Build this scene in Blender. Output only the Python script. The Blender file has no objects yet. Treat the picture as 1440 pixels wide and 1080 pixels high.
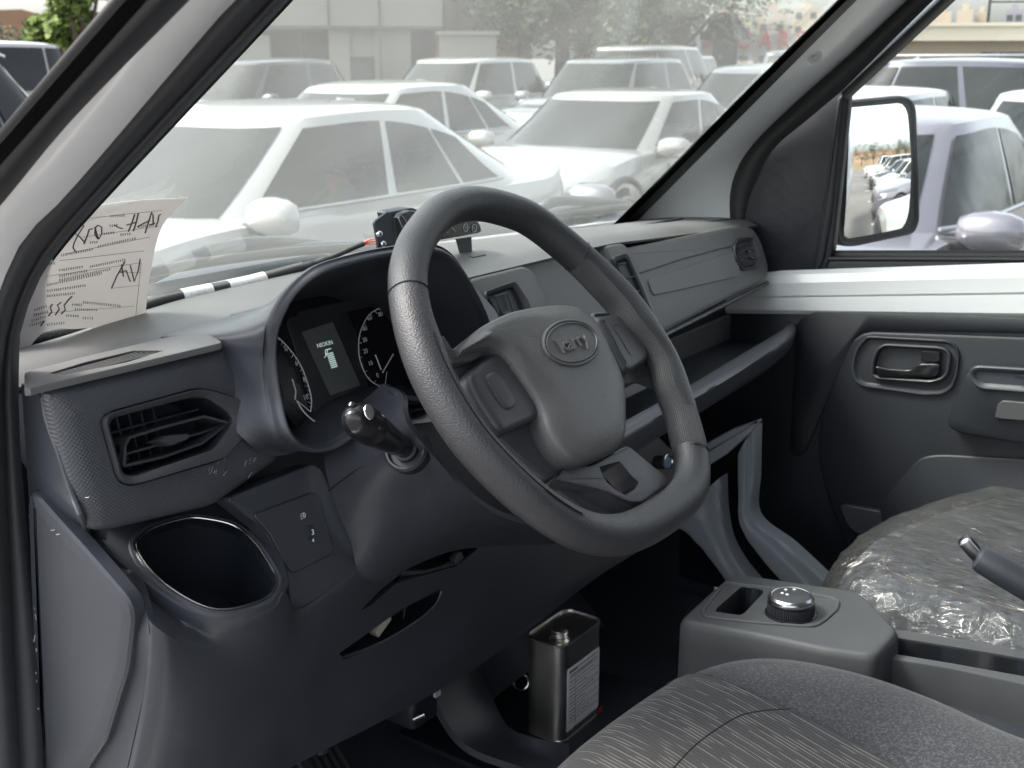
import bpy, bmesh, math, random
from mathutils import Vector as V, Matrix, noise
from mathutils.bvhtree import BVHTree
random.seed(7)
R = math.radians
S = bpy.context.scene
COL = S.collection
# ------------------------------------------------------------------ camera, sky, sun, exposure
EYE = V((0, 0, 1.7)); FOC = 1650.0; PITCH = math.atan(460/FOC); YAW = R(54.5)
cam = bpy.data.objects.new('camera', bpy.data.cameras.new('camera')); COL.objects.link(cam)
cam.location = EYE; cam.rotation_euler = (math.pi/2-PITCH, 0, -YAW)
cam.data.sensor_width = 36; cam.data.lens = FOC/1440*36
cam.data.clip_start = .02; cam.data.clip_end = 3000
cam.data.dof.use_dof = True; cam.data.dof.focus_distance = 1.15; cam.data.dof.aperture_fstop = 14.0
S.camera = cam
S.view_settings.view_transform = 'Standard'; S.view_settings.look = 'None'
S.view_settings.gamma = 1; S.view_settings.use_curve_mapping = False
S.view_settings.exposure = 1.95
W = bpy.data.worlds.new('World'); S.world = W; W.use_nodes = True
SUN_EL, SUN_AZ = R(50), R(-35)          # azimuth from +Y towards +X: light from ahead, on the driver's side
nt = W.node_tree; bg = nt.nodes['Background']
sky = nt.nodes.new('ShaderNodeTexSky'); sky.sky_type = 'NISHITA'; sky.sun_disc = False
sky.sun_elevation = SUN_EL; sky.sun_rotation = SUN_AZ; sky.dust_density = 4; sky.air_density = 1.0; sky.ozone_density = 1
hs = nt.nodes.new('ShaderNodeHueSaturation'); hs.inputs['Saturation'].default_value = .32
nt.links.new(sky.outputs[0], hs.inputs['Color']); nt.links.new(hs.outputs[0], bg.inputs[0])
bg.inputs[1].default_value = .145
sl = bpy.data.lights.new('sun', 'SUN'); sl.energy = 1.3; sl.angle = R(14); sl.color = (1, .95, .88)
sun = bpy.data.objects.new('sun', sl); COL.objects.link(sun)
sd = V((math.sin(SUN_AZ)*math.cos(SUN_EL), math.cos(SUN_AZ)*math.cos(SUN_EL), math.sin(SUN_EL)))
sun.rotation_euler = sd.to_track_quat('Z', 'Y').to_euler(); sun.location = (0, 0, 20)

# ------------------------------------------------------------------ surveying: a sight line from the viewpoint cut by a real plane of the van
def ray(u, v):
    dx = (u-720)/FOC; dy = (540-v)/FOC
    h = math.cos(PITCH)+dy*math.sin(PITCH); z = -math.sin(PITCH)+dy*math.cos(PITCH)
    return V((h*math.sin(YAW)+dx*math.cos(YAW), h*math.cos(YAW)-dx*math.sin(YAW), z))
def at(u, v, X=None, Y=None, Z=None):
    r = ray(u, v)
    s = X/r.x if X is not None else Y/r.y if Y is not None else (Z-1.7)/r.z
    return EYE+r*s
def pl(u, v, P, off=0):
    o, n = P; r = ray(u, v); o = o+n*off
    return EYE+r*((o-EYE).dot(n)/r.dot(n))
def plane(o, n): return (V(o), V(n).normalized())
def pxs(pts, P, off=0): return [pl(u, v, P, off) for u, v in pts]

# ------------------------------------------------------------------ materials
MATS = {}
def mat(name, col, rough=.5, metal=0, bump=None, vary=None, coat=0, spec=.5, sheen=0, extra=None):
    if name in MATS: return MATS[name]
    m = bpy.data.materials.new(name); m.use_nodes = True; n = m.node_tree.nodes; L = m.node_tree.links
    b = n['Principled BSDF']; b.inputs['Base Color'].default_value = (*col, 1)
    b.inputs['Roughness'].default_value = rough; b.inputs['Metallic'].default_value = metal
    b.inputs['Coat Weight'].default_value = coat; b.inputs['Coat Roughness'].default_value = .08
    b.inputs['Specular IOR Level'].default_value = spec
    if sheen: b.inputs['Sheen Weight'].default_value = sheen; b.inputs['Sheen Roughness'].default_value = .5
    tc = n.new('ShaderNodeTexCoord')
    if vary:                                   # (scale, amount): soft blotches of wear and dust
        t = n.new('ShaderNodeTexNoise'); t.inputs['Scale'].default_value = vary[0]; t.inputs['Detail'].default_value = 6
        L.new(tc.outputs['Object'], t.inputs['Vector'])
        r = n.new('ShaderNodeMapRange'); r.inputs['From Min'].default_value = .3; r.inputs['From Max'].default_value = .7
        r.inputs['To Min'].default_value = 1-vary[1]; r.inputs['To Max'].default_value = 1+vary[1]
        L.new(t.outputs['Fac'], r.inputs['Value'])
        x = n.new('ShaderNodeVectorMath'); x.operation = 'SCALE'; x.inputs[0].default_value = col
        L.new(r.outputs[0], x.inputs['Scale']); L.new(x.outputs[0], b.inputs['Base Color'])
        r2 = n.new('ShaderNodeMapRange'); r2.inputs['To Min'].default_value = rough-.08; r2.inputs['To Max'].default_value = rough+.1
        L.new(t.outputs['Fac'], r2.inputs['Value']); L.new(r2.outputs[0], b.inputs['Roughness'])
    if bump:                                   # (kind, scale, strength, distance)
        k, sc, st, dist = bump
        if k == 'noise':
            t = n.new('ShaderNodeTexNoise'); t.inputs['Scale'].default_value = sc; t.inputs['Detail'].default_value = 3
            L.new(tc.outputs['Object'], t.inputs['Vector']); o = t.outputs['Fac']
        elif k == 'grain':
            t = n.new('ShaderNodeTexVoronoi'); t.feature = 'SMOOTH_F1'; t.inputs['Scale'].default_value = sc
            L.new(tc.outputs['Object'], t.inputs['Vector']); o = t.outputs['Distance']
        elif k == 'weave':                     # crossed diagonal ribs
            mp = n.new('ShaderNodeMapping'); mp.inputs['Rotation'].default_value = (0, R(45), 0); L.new(tc.outputs['Object'], mp.inputs['Vector'])
            a = n.new('ShaderNodeTexWave'); a.bands_direction = 'X'; a.inputs['Scale'].default_value = sc; L.new(mp.outputs[0], a.inputs['Vector'])
            c = n.new('ShaderNodeTexWave'); c.bands_direction = 'Z'; c.inputs['Scale'].default_value = sc; L.new(mp.outputs[0], c.inputs['Vector'])
            q = n.new('ShaderNodeMath'); q.operation = 'MULTIPLY'; L.new(a.outputs['Fac'], q.inputs[0]); L.new(c.outputs['Fac'], q.inputs[1]); o = q.outputs[0]
        elif k == 'uvweave':
            a = n.new('ShaderNodeTexWave'); a.bands_direction = 'X'; a.inputs['Scale'].default_value = sc; L.new(tc.outputs['UV'], a.inputs['Vector'])
            c = n.new('ShaderNodeTexWave'); c.bands_direction = 'Y'; c.inputs['Scale'].default_value = sc*1.0; L.new(tc.outputs['UV'], c.inputs['Vector'])
            q = n.new('ShaderNodeMath'); q.operation = 'MULTIPLY'; L.new(a.outputs['Fac'], q.inputs[0]); L.new(c.outputs['Fac'], q.inputs[1]); o = q.outputs[0]
        bp = n.new('ShaderNodeBump'); bp.inputs['Strength'].default_value = st; bp.inputs['Distance'].default_value = dist
        L.new(o, bp.inputs['Height']); L.new(bp.outputs[0], b.inputs['Normal'])
    if extra: extra(m, n, L, b, tc)
    MATS[name] = m; return m

GR = ('noise', 900, .35, .0007)
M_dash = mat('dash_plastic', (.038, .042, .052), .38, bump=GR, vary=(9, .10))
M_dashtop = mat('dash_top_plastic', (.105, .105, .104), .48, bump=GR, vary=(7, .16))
M_weave = mat('woven_grain_plastic', (.046, .050, .060), .36, bump=('weave', 125, .4, .0008), vary=(9, .08))
M_dark = mat('dark_plastic', (.026, .032, .043), .45, bump=GR)  # blue lift of the deep shadows is put into this base colour
M_gloss = mat('gloss_black_plastic', (.012, .012, .014), .18)
M_hole = mat('shaded_recess_plastic', (.008, .011, .017), .55)  # shade of recesses put into a bluish near-black; also gaps and seams
M_rubber = mat('black_rubber', (.014, .015, .017), .55, bump=('noise', 500, .2, .001))
M_seal = mat('seal_rubber', (.022, .024, .028), .62, bump=('noise', 700, .3, .001))
M_paint = mat('white_body_paint', (.68, .70, .71), .28, coat=.6)
M_shaded_metal_grey = mat('shaded_paint_grey_metal', (.30, .335, .37), .4, vary=(6, .08))  # grey stands for body paint in shade; also small bare metal parts
M_leather = mat('wheel_leather', (.033, .034, .038), .40, bump=('noise', 700, .6, .0012), vary=(14, .06))
M_grip = mat('wheel_grip_leather', (.042, .043, .047), .46, bump=('uvweave', 1.0, .9, .0012))
M_hub = mat('airbag_cover_plastic', (.078, .079, .080), .42, bump=('noise', 650, .5, .0010), vary=(10, .06))
M_pad = mat('satin_plastic', (.040, .041, .047), .42, vary=(10, .06))
M_silver = mat('silver_trim', (.55, .56, .58), .25, metal=1)
M_tin = mat('tin_plate', (.85, .82, .76), .31, metal=1, vary=(18, .06))
M_white = mat('white_sleeve', (.62, .62, .62), .5, vary=(60, .06))
M_red = mat('red_wire', (.5, .03, .02), .4)
M_carpet = mat('floor_carpet', (.030, .040, .056), .9, bump=('noise', 900, .6, .003))  # ambient blue of the dark footwell is mixed into the colour
M_door = mat('door_trim_plastic', (.010, .012, .017), .5, bump=GR, vary=(6, .08))
M_headliner = mat('roof_lining', (.30, .30, .29), .9)
M_print = mat('printed_ink', (.72, .74, .76), .5)
M_ink = mat('black_ink', (.03, .03, .035), .6)
M_frit = mat('black_glass_border', (.006, .006, .007), .12)

# ------------------------------------------------------------------ mesh helpers
def wloc(o):
    l = V((0, 0, 0))
    while o: l = l+V(o.location); o = o.parent
    return l
def sharpen(me, ang=38, smooth=True):
    bm = bmesh.new(); bm.from_mesh(me)
    for f in bm.faces: f.smooth = smooth
    for e in bm.edges:
        e.smooth = not (len(e.link_faces) == 2 and e.calc_face_angle(0) > R(ang))
    bm.to_mesh(me); bm.free()
def obj(name, vs, fs, m, parent=None, ang=38, uvs=None, recalc=True):
    o0 = wloc(parent)
    me = bpy.data.meshes.new(name); me.from_pydata([tuple(V(p)-o0) for p in vs], [], fs)
    if uvs:
        l = me.uv_layers.new(name='uv')
        for i, lp in enumerate(me.loops): l.data[i].uv = uvs[lp.vertex_index]
    if recalc:
        bm = bmesh.new(); bm.from_mesh(me); bmesh.ops.recalc_face_normals(bm, faces=bm.faces); bm.to_mesh(me); bm.free()
    sharpen(me, ang)
    if m: me.materials.append(m)
    o = bpy.data.objects.new(name, me); COL.objects.link(o)
    if parent: o.parent = parent
    return o
def thing(name, label, cat, loc, group=None):
    o = bpy.data.objects.new(name, None); COL.objects.link(o); o.location = loc; o.empty_display_size = .05
    o['label'] = label; o['category'] = cat
    if group: o['group'] = group
    return o
def tag(o, label, cat, group=None):
    o['label'] = label; o['category'] = cat
    if group: o['group'] = group
    return o
def join_parts(parts):                         # [(vs,fs)] -> vs, fs
    vs, fs = [], []
    for a, b in parts:
        k = len(vs); vs += list(a); fs += [tuple(i+k for i in f) for f in b]
    return vs, fs
def cr(p0, p1, p2, p3, t):
    return ((p1*2)+(p2-p0)*t+(p0*2-p1*5+p2*4-p3)*t*t+(p1*3-p0-p2*3+p3)*t**3)*.5
def smooth(pts, n, closed=False):
    """Catmull-Rom through pts, resampled evenly to n points"""
    pts = [V(p) for p in pts]; k = len(pts); out = []
    segs = k if closed else k-1
    for i in range(segs):
        if closed: a, b, c, d = pts[i-1], pts[i], pts[(i+1) % k], pts[(i+2) % k]
        else:
            b, c = pts[i], pts[i+1]; a = pts[i-1] if i else b*2-c; d = pts[i+2] if i+2 < k else c*2-b
        for j in range(12): out.append(cr(a, b, c, d, j/12))
    if not closed: out.append(pts[-1])
    return resample(out, n, closed)
def resample(pts, n, closed=False):
    pts = [V(p) for p in pts]
    if closed: pts = pts+[pts[0]]
    d = [0]
    for a, b in zip(pts, pts[1:]): d.append(d[-1]+(b-a).length)
    T = d[-1]; out = []; j = 0; m = n if closed else n-1
    for i in range(n):
        s = T*i/m
        while j < len(d)-2 and d[j+1] < s: j += 1
        q = (s-d[j])/max(1e-9, d[j+1]-d[j]); out.append(pts[j].lerp(pts[j+1], min(1, max(0, q))))
    return out
def fillet(pts, r, k=5):
    pts = [V(p) for p in pts]; out = []; n = len(pts)
    for i in range(n):
        a, b, c = pts[i-1], pts[i], pts[(i+1) % n]; rr = r[i] if isinstance(r, (list, tuple)) else r
        u = (a-b); w = (c-b); lu, lw = u.length, w.length
        q = min(rr, lu*.48, lw*.48); p0 = b+u/lu*q; p1 = b+w/lw*q
        for j in range(k+1):
            t = j/k; out.append(p0*(1-t)**2+b*2*t*(1-t)+p1*t*t)
    return out
def bridge(n, r, off=0, closed=True):
    f = []
    for j in range(r-1):
        for i in range(n if closed else n-1):
            a = off+j*n+i; b = off+j*n+(i+1) % n
            f.append((a, b, b+n, a+n))
    return f
def segsm(p, m, closed=False):
    p = [V(q) for q in p]; k = len(p); o = []
    for i in range(k if closed else k-1):
        b, c = p[i], p[(i+1) % k]
        if closed: a, d = p[i-1], p[(i+2) % k]
        else: a = p[i-1] if i else b*2-c; d = p[i+2] if i+2 < k else c*2-b
        for j in range(m): o.append(cr(a, b, c, d, j/m))
    return o if closed else o+[p[-1]]
def loft(name, rows, m, parent, nu=24, nv=None, seg=0, closed=False, thick=None, sm=True, rowsmooth=True, uv=True, ang=38):
    """surface through rows of points; thick = vector or distance, gives a closed slab"""
    rr = [smooth(r, nu, closed) if sm else resample(r, nu, closed) for r in rows] if not seg else [segsm(r, seg, closed) for r in rows]
    if seg: nu = len(rr[0])
    if nv and len(rr) > 1:
        cols = [segsm([r[i] for r in rr], 4) if seg else smooth([r[i] for r in rr], nv) if rowsmooth else resample([r[i] for r in rr], nv) for i in range(nu)]
        if seg: nv = len(cols[0])
        rr = [[cols[i][j] for i in range(nu)] for j in range(nv)]
    nr = len(rr); vs = [p for r in rr for p in r]; fs = bridge(nu, nr, 0, closed)
    us = []
    for j, r in enumerate(rr):
        s = 0
        for i, p in enumerate(r):
            if i: s += (p-r[i-1]).length
            us.append((s, sum((rr[q+1][nu//2]-rr[q][nu//2]).length for q in range(j))))
    if thick is not None:
        k = len(vs)
        tv = [V(thick)]*k if not isinstance(thick, (int, float)) else None
        if tv is None:
            me = bpy.data.meshes.new('t'); me.from_pydata(vs, [], fs); me.update()
            tv = [-V(x.normal)*thick for x in me.vertices]; bpy.data.meshes.remove(me)
        vs = vs+[p+t for p, t in zip(vs, tv)]; us = us+us
        fs = fs+[tuple(reversed([i+k for i in f])) for f in fs]
        for j in range(nr-1):
            if not closed:
                a = j*nu; fs.append((a, a+nu, a+nu+k, a+k)); a = j*nu+nu-1; fs.append((a, a+k, a+nu+k, a+nu))
        for i in range(nu if closed else nu-1):
            b = (i+1) % nu; fs.append((i, i+k, b+k, b)); c = (nr-1)*nu; fs.append((c+i, c+b, c+b+k, c+i+k))
    return obj(name, vs, fs, m, parent, ang, us if uv else None)
def nrm(pts):
    n = V((0, 0, 0)); c = sum(pts, V((0, 0, 0)))/len(pts)
    for a, b in zip(pts, pts[1:]+pts[:1]): n += (a-c).cross(b-c)
    return n.normalized()
def inset(pts, n, d):
    out = []; k = len(pts)
    for i in range(k):
        a, b, c = pts[i-1], pts[i], pts[(i+1) % k]
        t = (c-a); out.append(b+(n.cross(t)).normalized()*d)
    return out
def rings(outline, steps, n=None, r=0, N=72, cap=True, capbase=False, res=True):
    """rings inset/raised from an outline: steps = [(inset, height)...]; n is the facing direction"""
    o = fillet(outline, r) if r else [V(p) for p in outline]
    if res: o = resample(o, N, True)
    nn = nrm(o)
    if n is not None and nn.dot(V(n)) < 0: o = o[::-1]; nn = -nn
    vs = []
    for d, h in steps: vs += [p+nn*h for p in (inset(o, nn, d) if d else o)]
    k = len(o); fs = bridge(k, len(steps), 0, True)
    if cap: fs.append(tuple(range(k*(len(steps)-1), k*len(steps))))
    if capbase: fs.append(tuple(reversed(range(k))))
    return vs, fs
def relief(name, outline, steps, m, parent, **kw):
    ang = kw.pop('ang', 38)
    vs, fs = rings(outline, steps, **kw); return obj(name, vs, fs, m, parent, ang)
def band(name, loops, m, parent, N=72, c=None, ax=None, cap=False, ang=38):
    """closed loops matched by angle round a centre c"""
    c = V(c) if c is not None else sum(loops[0], V((0, 0, 0)))/len(loops[0])
    nn = V(ax).normalized(); a = nn.orthogonal().normalized(); b = nn.cross(a)
    vs = []
    for lp in loops:
        P = resample(lp, 480, True); an = [math.atan2((p-c).dot(b), (p-c).dot(a)) for p in P]
        od = sorted(range(480), key=lambda i: an[i])
        for i in range(N):
            t = -math.pi+2*math.pi*(i+.5)/N
            j = min(od, key=lambda q: abs(an[q]-t)); vs.append(P[j])
    fs = bridge(N, len(loops))
    if cap: fs.append(tuple(range(N*(len(loops)-1), N*len(loops))))
    return obj(name, vs, fs, m, parent, ang)
def tube_mesh(path, r, k=10, closed=False, cap=True, ell=None):
    """r: number or list; ell=(axis, factor) flattens"""
    P = [V(p) for p in path]; n = len(P); vs = []; up = None
    rr = r if isinstance(r, (list, tuple)) else [r]*n
    for i, p in enumerate(P):
        t = ((P[(i+1) % n]-P[i-1]) if closed else (P[min(i+1, n-1)]-P[max(i-1, 0)])).normalized()
        if up is None: up = t.orthogonal().normalized()
        up = (up-t*up.dot(t)).normalized(); sd = t.cross(up)
        for j in range(k):
            a = 2*math.pi*j/k; vs.append(p+(up*math.cos(a)+sd*math.sin(a))*rr[i])
    fs = bridge(k, n)
    if closed:
        # match the seam twist
        a0 = (n-1)*k; best = min(range(k), key=lambda s: (vs[a0]-vs[s]).length)
        for j in range(k): fs.append((a0+j, a0+(j+1) % k, (j+1+best) % k, (j+best) % k))
    elif cap: fs += [tuple(reversed(range(k))), tuple(range((n-1)*k, n*k))]
    return vs, fs
def tube(name, path, r, m, parent, k=10, closed=False, n=None, ang=38):
    if n: path = smooth(path, n, closed)
    vs, fs = tube_mesh(path, r, k, closed); return obj(name, vs, fs, m, parent, ang)
def box_mesh(c, sx, sy, sz, rot=None, bev=0):
    c = V(c); q = rot or Matrix.Identity(3); hx, hy, hz = sx/2, sy/2, sz/2
    if not bev:
        vs = [c+q@V((x*hx, y*hy, z*hz)) for z in (-1, 1) for y in (-1, 1) for x in (-1, 1)]
        return vs, [(0, 2, 3, 1), (4, 5, 7, 6), (0, 1, 5, 4), (2, 6, 7, 3), (0, 4, 6, 2), (1, 3, 7, 5)]
    o = [V((-hx, -hy, 0)), V((hx, -hy, 0)), V((hx, hy, 0)), V((-hx, hy, 0))]
    o = fillet(o, bev, 3); n = V((0, 0, 1))
    vs = []
    st = [(bev*.9, -hz), (bev*.3, -hz+bev*.25), (0, -hz+bev), (0, hz-bev), (bev*.3, hz-bev*.25), (bev*.9, hz)]
    for d, h in st: vs += [p+n*h for p in inset(o, n, d)]
    k = len(o); fs = bridge(k, len(st))+[tuple(reversed(range(k))), tuple(range(k*5, k*6))]
    return [c+q@p for p in vs], fs
def box(name, c, sx, sy, sz, m, parent, rot=None, bev=0): return obj(name, *box_mesh(c, sx, sy, sz, rot, bev), m, parent)
def prism(o, vec): 
    n = len(o); o = [V(p) for p in o]; vec = V(vec)
    return o+[p+vec for p in o], [tuple(range(n)), tuple(reversed(range(n, 2*n)))]+[(i, n+i, n+(i+1) % n, (i+1) % n) for i in range(n)]
def slab(name, outline, vec, m, parent, r=0, ang=38):
    o = fillet(outline, r) if r else outline
    return obj(name, *prism(o, vec), m, parent, ang)
def cut(o, outline, n, front=.02, back=.05, r=0):
    """cut a hole of the given outline through closed mesh o, along n"""
    pts = fillet(outline, r) if r else [V(p) for p in outline]
    n = V(n).normalized(); l = wloc(o)
    vs, fs = prism([p+n*front-l for p in pts], -n*(front+back))
    me = bpy.data.meshes.new('c'); me.from_pydata([tuple(p) for p in vs], [], fs)
    bm = bmesh.new(); bm.from_mesh(me); bmesh.ops.recalc_face_normals(bm, faces=bm.faces); bm.to_mesh(me); bm.free()
    c = bpy.data.objects.new('c', me); COL.objects.link(c); c.location = l
    md = o.modifiers.new('b', 'BOOLEAN'); md.operation = 'DIFFERENCE'; md.solver = 'EXACT'; md.object = c
    bpy.context.view_layer.update()
    dg = bpy.context.evaluated_depsgraph_get(); new = bpy.data.meshes.new_from_object(o.evaluated_get(dg))
    old = o.data; o.modifiers.clear(); o.data = new; new.name = old.name; bpy.data.meshes.remove(old)
    bpy.data.objects.remove(c); bpy.data.meshes.remove(me); sharpen(o.data)
def disc(c, n, r, k=24, a0=None, ra=None):
    c = V(c); n = V(n).normalized(); a = V(a0) if a0 is not None else n.orthogonal().normalized(); a = (a-n*a.dot(n)).normalized(); b = n.cross(a)
    return [c+a*(math.cos(2*math.pi*i/k)*r)+b*(math.sin(2*math.pi*i/k)*(ra or r)) for i in range(k)]
def text(name, body, o, e1, e2, size, depth, m, parent, sx=1.0, bev=0, shear=0):
    cu = bpy.data.curves.new('t', 'FONT'); cu.body = body; cu.size = size; cu.extrude = depth; cu.align_x = 'CENTER'; cu.align_y = 'CENTER'
    cu.resolution_u = 3; cu.bevel_depth = bev; cu.bevel_resolution = 1; cu.shear = shear
    t = bpy.data.objects.new('t', cu); COL.objects.link(t); bpy.context.view_layer.update()
    me = bpy.data.meshes.new_from_object(t.evaluated_get(bpy.context.evaluated_depsgraph_get()))
    e1 = V(e1).normalized(); e2 = V(e2).normalized(); e3 = e1.cross(e2)
    vs = [V(o)+e1*v.co.x*sx+e2*v.co.y+e3*v.co.z for v in me.vertices]; fs = [tuple(p.vertices) for p in me.polygons]
    bpy.data.objects.remove(t); bpy.data.curves.remove(cu); bpy.data.meshes.remove(me)
    return obj(name, vs, fs, m, parent)
# ------------------------------------------------------------------ reference planes of the cab
PW = plane((1.2, 1.08, 1.42), (0, -.363, -.402))      # windscreen, facing in
PV = plane((.6, .80, 1.45), (0, -.97, .24))           # driver side vent fascia
PC = plane((.6, .78, 1.27), (0, -.40, .92))           # cup shelf
PF = plane((1.5, .86, 1.421), (0, -.95, .31))         # centre and passenger fascia
PI = plane((.8, .80, 1.41), (0, -.93, .37))           # instrument face
PS = plane((.72, .765, 1.28), (0, -.97, .20))         # switch panel
def A(l, **k):                                        # [(u,v,axis value)] -> points; k gives the default axis
    out = []
    for q in l:
        if len(q) == 4: out.append(at(q[0], q[1], **{q[3]: q[2]}))
        elif len(q) == 3: out.append(at(q[0], q[1], **{k.get('ax', 'Y'): q[2]}))
        else: out.append(at(q[0], q[1], **{a: b for a, b in k.items() if a != 'ax'}))
    return out
def strip(name, a, b, m, parent, n=44, bulge=0, k=6, zig=0, wide=None):
    """surface between two long lines, bulging towards the open side"""
    def up(l):                                         # run the line on up to the roof
        l = [V(p) for p in l]
        if l[-1].z > 1.74: d = (l[-1]-l[-2]).normalized(); l.append(l[-1]+d*((2.0-l[-1].z)/max(.3, d.z)))
        return l
    a = smooth(up(a), n); b = smooth(up(b), n); vs = []
    for j in range(k):
        t = j/(k-1)
        for p, q in zip(a, b):
            mid = p.lerp(q, t); o = (EYE-mid).normalized()
            h = bulge*4*t*(1-t)+(zig if j % 2 else 0)
            vs.append(mid+o*h)
    return obj(name, vs, bridge(n, k, 0, False), m, parent, 60)
def lext(p, q, t): return p+(q-p)*t

# ================================================================== VAN BODY
def glass_nodes(dust, tint, gl=.0):
    def f(m, n, L, b, tc):
        out = n['Material Output']; tr = n.new('ShaderNodeBsdfTransparent'); tr.inputs[0].default_value = (*tint, 1)
        df = n.new('ShaderNodeBsdfTranslucent'); df.inputs[0].default_value = (.80, .80, .78, 1)
        d2 = n.new('ShaderNodeBsdfDiffuse'); d2.inputs[0].default_value = (.80, .80, .78, 1)
        ad = n.new('ShaderNodeMixShader'); ad.inputs[0].default_value = .35; L.new(df.outputs[0], ad.inputs[1]); L.new(d2.outputs[0], ad.inputs[2])
        a = n.new('ShaderNodeTexNoise'); a.inputs['Scale'].default_value = 5; a.inputs['Detail'].default_value = 8; a.inputs['Distortion'].default_value = .6; L.new(tc.outputs['Object'], a.inputs['Vector'])
        r = n.new('ShaderNodeMapRange'); r.inputs['From Min'].default_value = .3; r.inputs['From Max'].default_value = .75
        r.inputs['To Min'].default_value = dust*.82; r.inputs['To Max'].default_value = dust*1.18; L.new(a.outputs[0], r.inputs[0])
        sp = n.new('ShaderNodeTexVoronoi'); sp.inputs['Scale'].default_value = 150; L.new(tc.outputs['Object'], sp.inputs['Vector'])
        r2 = n.new('ShaderNodeMapRange'); r2.inputs['From Min'].default_value = .02; r2.inputs['From Max'].default_value = .10; r2.inputs['To Min'].default_value = dust*.35; r2.inputs['To Max'].default_value = 0
        L.new(sp.outputs['Distance'], r2.inputs[0])
        s = n.new('ShaderNodeMath'); s.operation = 'ADD'; L.new(r.outputs[0], s.inputs[0]); L.new(r2.outputs[0], s.inputs[1])
        mx = n.new('ShaderNodeMixShader'); L.new(s.outputs[0], mx.inputs[0]); L.new(tr.outputs[0], mx.inputs[1]); L.new(ad.outputs[0], mx.inputs[2])
        g = n.new('ShaderNodeBsdfGlossy'); g.inputs['Roughness'].default_value = .02; g.inputs[0].default_value = (.9, .95, .95, 1)
        lw = n.new('ShaderNodeLayerWeight'); lw.inputs[0].default_value = .5
        pw = n.new('ShaderNodeMath'); pw.operation = 'POWER'; pw.inputs[1].default_value = 4; L.new(lw.outputs['Facing'], pw.inputs[0])
        fr = n.new('ShaderNodeMath'); fr.operation = 'MULTIPLY_ADD'; fr.inputs[1].default_value = .35; fr.inputs[2].default_value = .018; L.new(pw.outputs[0], fr.inputs[0])
        m2 = n.new('ShaderNodeMixShader'); L.new(fr.outputs[0], m2.inputs[0]); L.new(mx.outputs[0], m2.inputs[1]); L.new(g.outputs[0], m2.inputs[2])
        L.new(m2.outputs[0], out.inputs[0])
    return f
M_screen = mat('dusty_windscreen_glass', (1, 1, 1), extra=glass_nodes(.06, (.93, .96, .94)))
M_sideglass = mat('clean_side_glass', (1, 1, 1), extra=glass_nodes(.012, (.96, .98, .97)))

body = thing('van_body', 'white painted van cab shell with pillars, roof and rubber seals around the dashboard', 'van', (1.25, 0, 0))
# floor, firewall, roof, rear wall
obj('floor', *box_mesh((1.25, .32, .63), 1.50, 2.0, .05), M_carpet, body)
obj('firewall', *box_mesh((1.25, 1.30, 1.02), 1.52, .04, .78), M_dark, body)
ro = []
for y in (.50, .30, -.2, -.75, -1.4):
    zc = 1.975 if y > .4 else 2.03
    ro.append([V((.47, y, zc-.06)), V((.60, y, zc-.01)), V((1.25, y, zc+.02)), V((1.90, y, zc-.01)), V((2.03, y, zc-.06))])
loft('roof', ro, M_paint, body, 20, 14, thick=.03)
loft('roof_lining', [[p+V((0, 0, -.045)) for p in r] for r in ro], M_headliner, body, 20, 14, thick=.006)
for sx in (.505, 1.992):
    obj('footwell_wall', *box_mesh((sx, 1.12, .98), .012, .40, .72), M_dark, body)
obj('rear_bulkhead', *box_mesh((1.25, -.62, 1.30), 1.50, .03, 1.36), M_headliner, body)
obj('b_pillar', *box_mesh((.50, -.56, 1.3), .10, .14, 1.32, bev=.02), M_paint, body)
obj('b_pillar', *box_mesh((2.01, -.56, 1.3), .10, .14, 1.32, bev=.02), M_paint, body)
obj('door_sill', *box_mesh((.485, .25, .62), .09, 1.5, .12, bev=.02), M_paint, body)
obj('flank_panel', *box_mesh((2.055, -2.3, 1.25), .05, 3.2, 1.25, bev=.02), M_paint, body)
# bonnet below the windscreen, outside
loft('bonnet', [[V((.45, 1.15, 1.40)), V((1.25, 1.12, 1.425)), V((2.03, 1.16, 1.39))],
                [V((.45, 1.30, 1.37)), V((1.25, 1.29, 1.395)), V((2.03, 1.30, 1.36))],
                [V((.50, 1.62, 1.24)), V((1.25, 1.70, 1.27)), V((2.00, 1.62, 1.23))],
                [V((.55, 1.85, .95)), V((1.25, 1.95, .95)), V((1.95, 1.85, .95))]], M_paint, body, 24, 24, thick=.01)
for sx in (.455, 2.045):
    loft('front_fender', [[V((sx, y, z)) for y in (1.0, 1.4, 1.85)] for z in (.45, .9, 1.30)]+[[V((sx+(.03 if sx < 1 else -.03), y, z)) for y, z in ((1.0, 1.38), (1.4, 1.34), (1.83, 1.15))]], M_paint, body, 12, 12, thick=V((.01 if sx < 1 else -.01, 0, 0)))
loft('front_panel', [[V((.47, 1.84, .45)), V((1.25, 1.94, .45)), V((2.03, 1.84, .45))], [V((.47, 1.85, .96)), V((1.25, 1.955, .96)), V((2.03, 1.85, .96))]], M_paint, body, 20, 6, thick=V((0, -.01, 0)))
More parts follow.
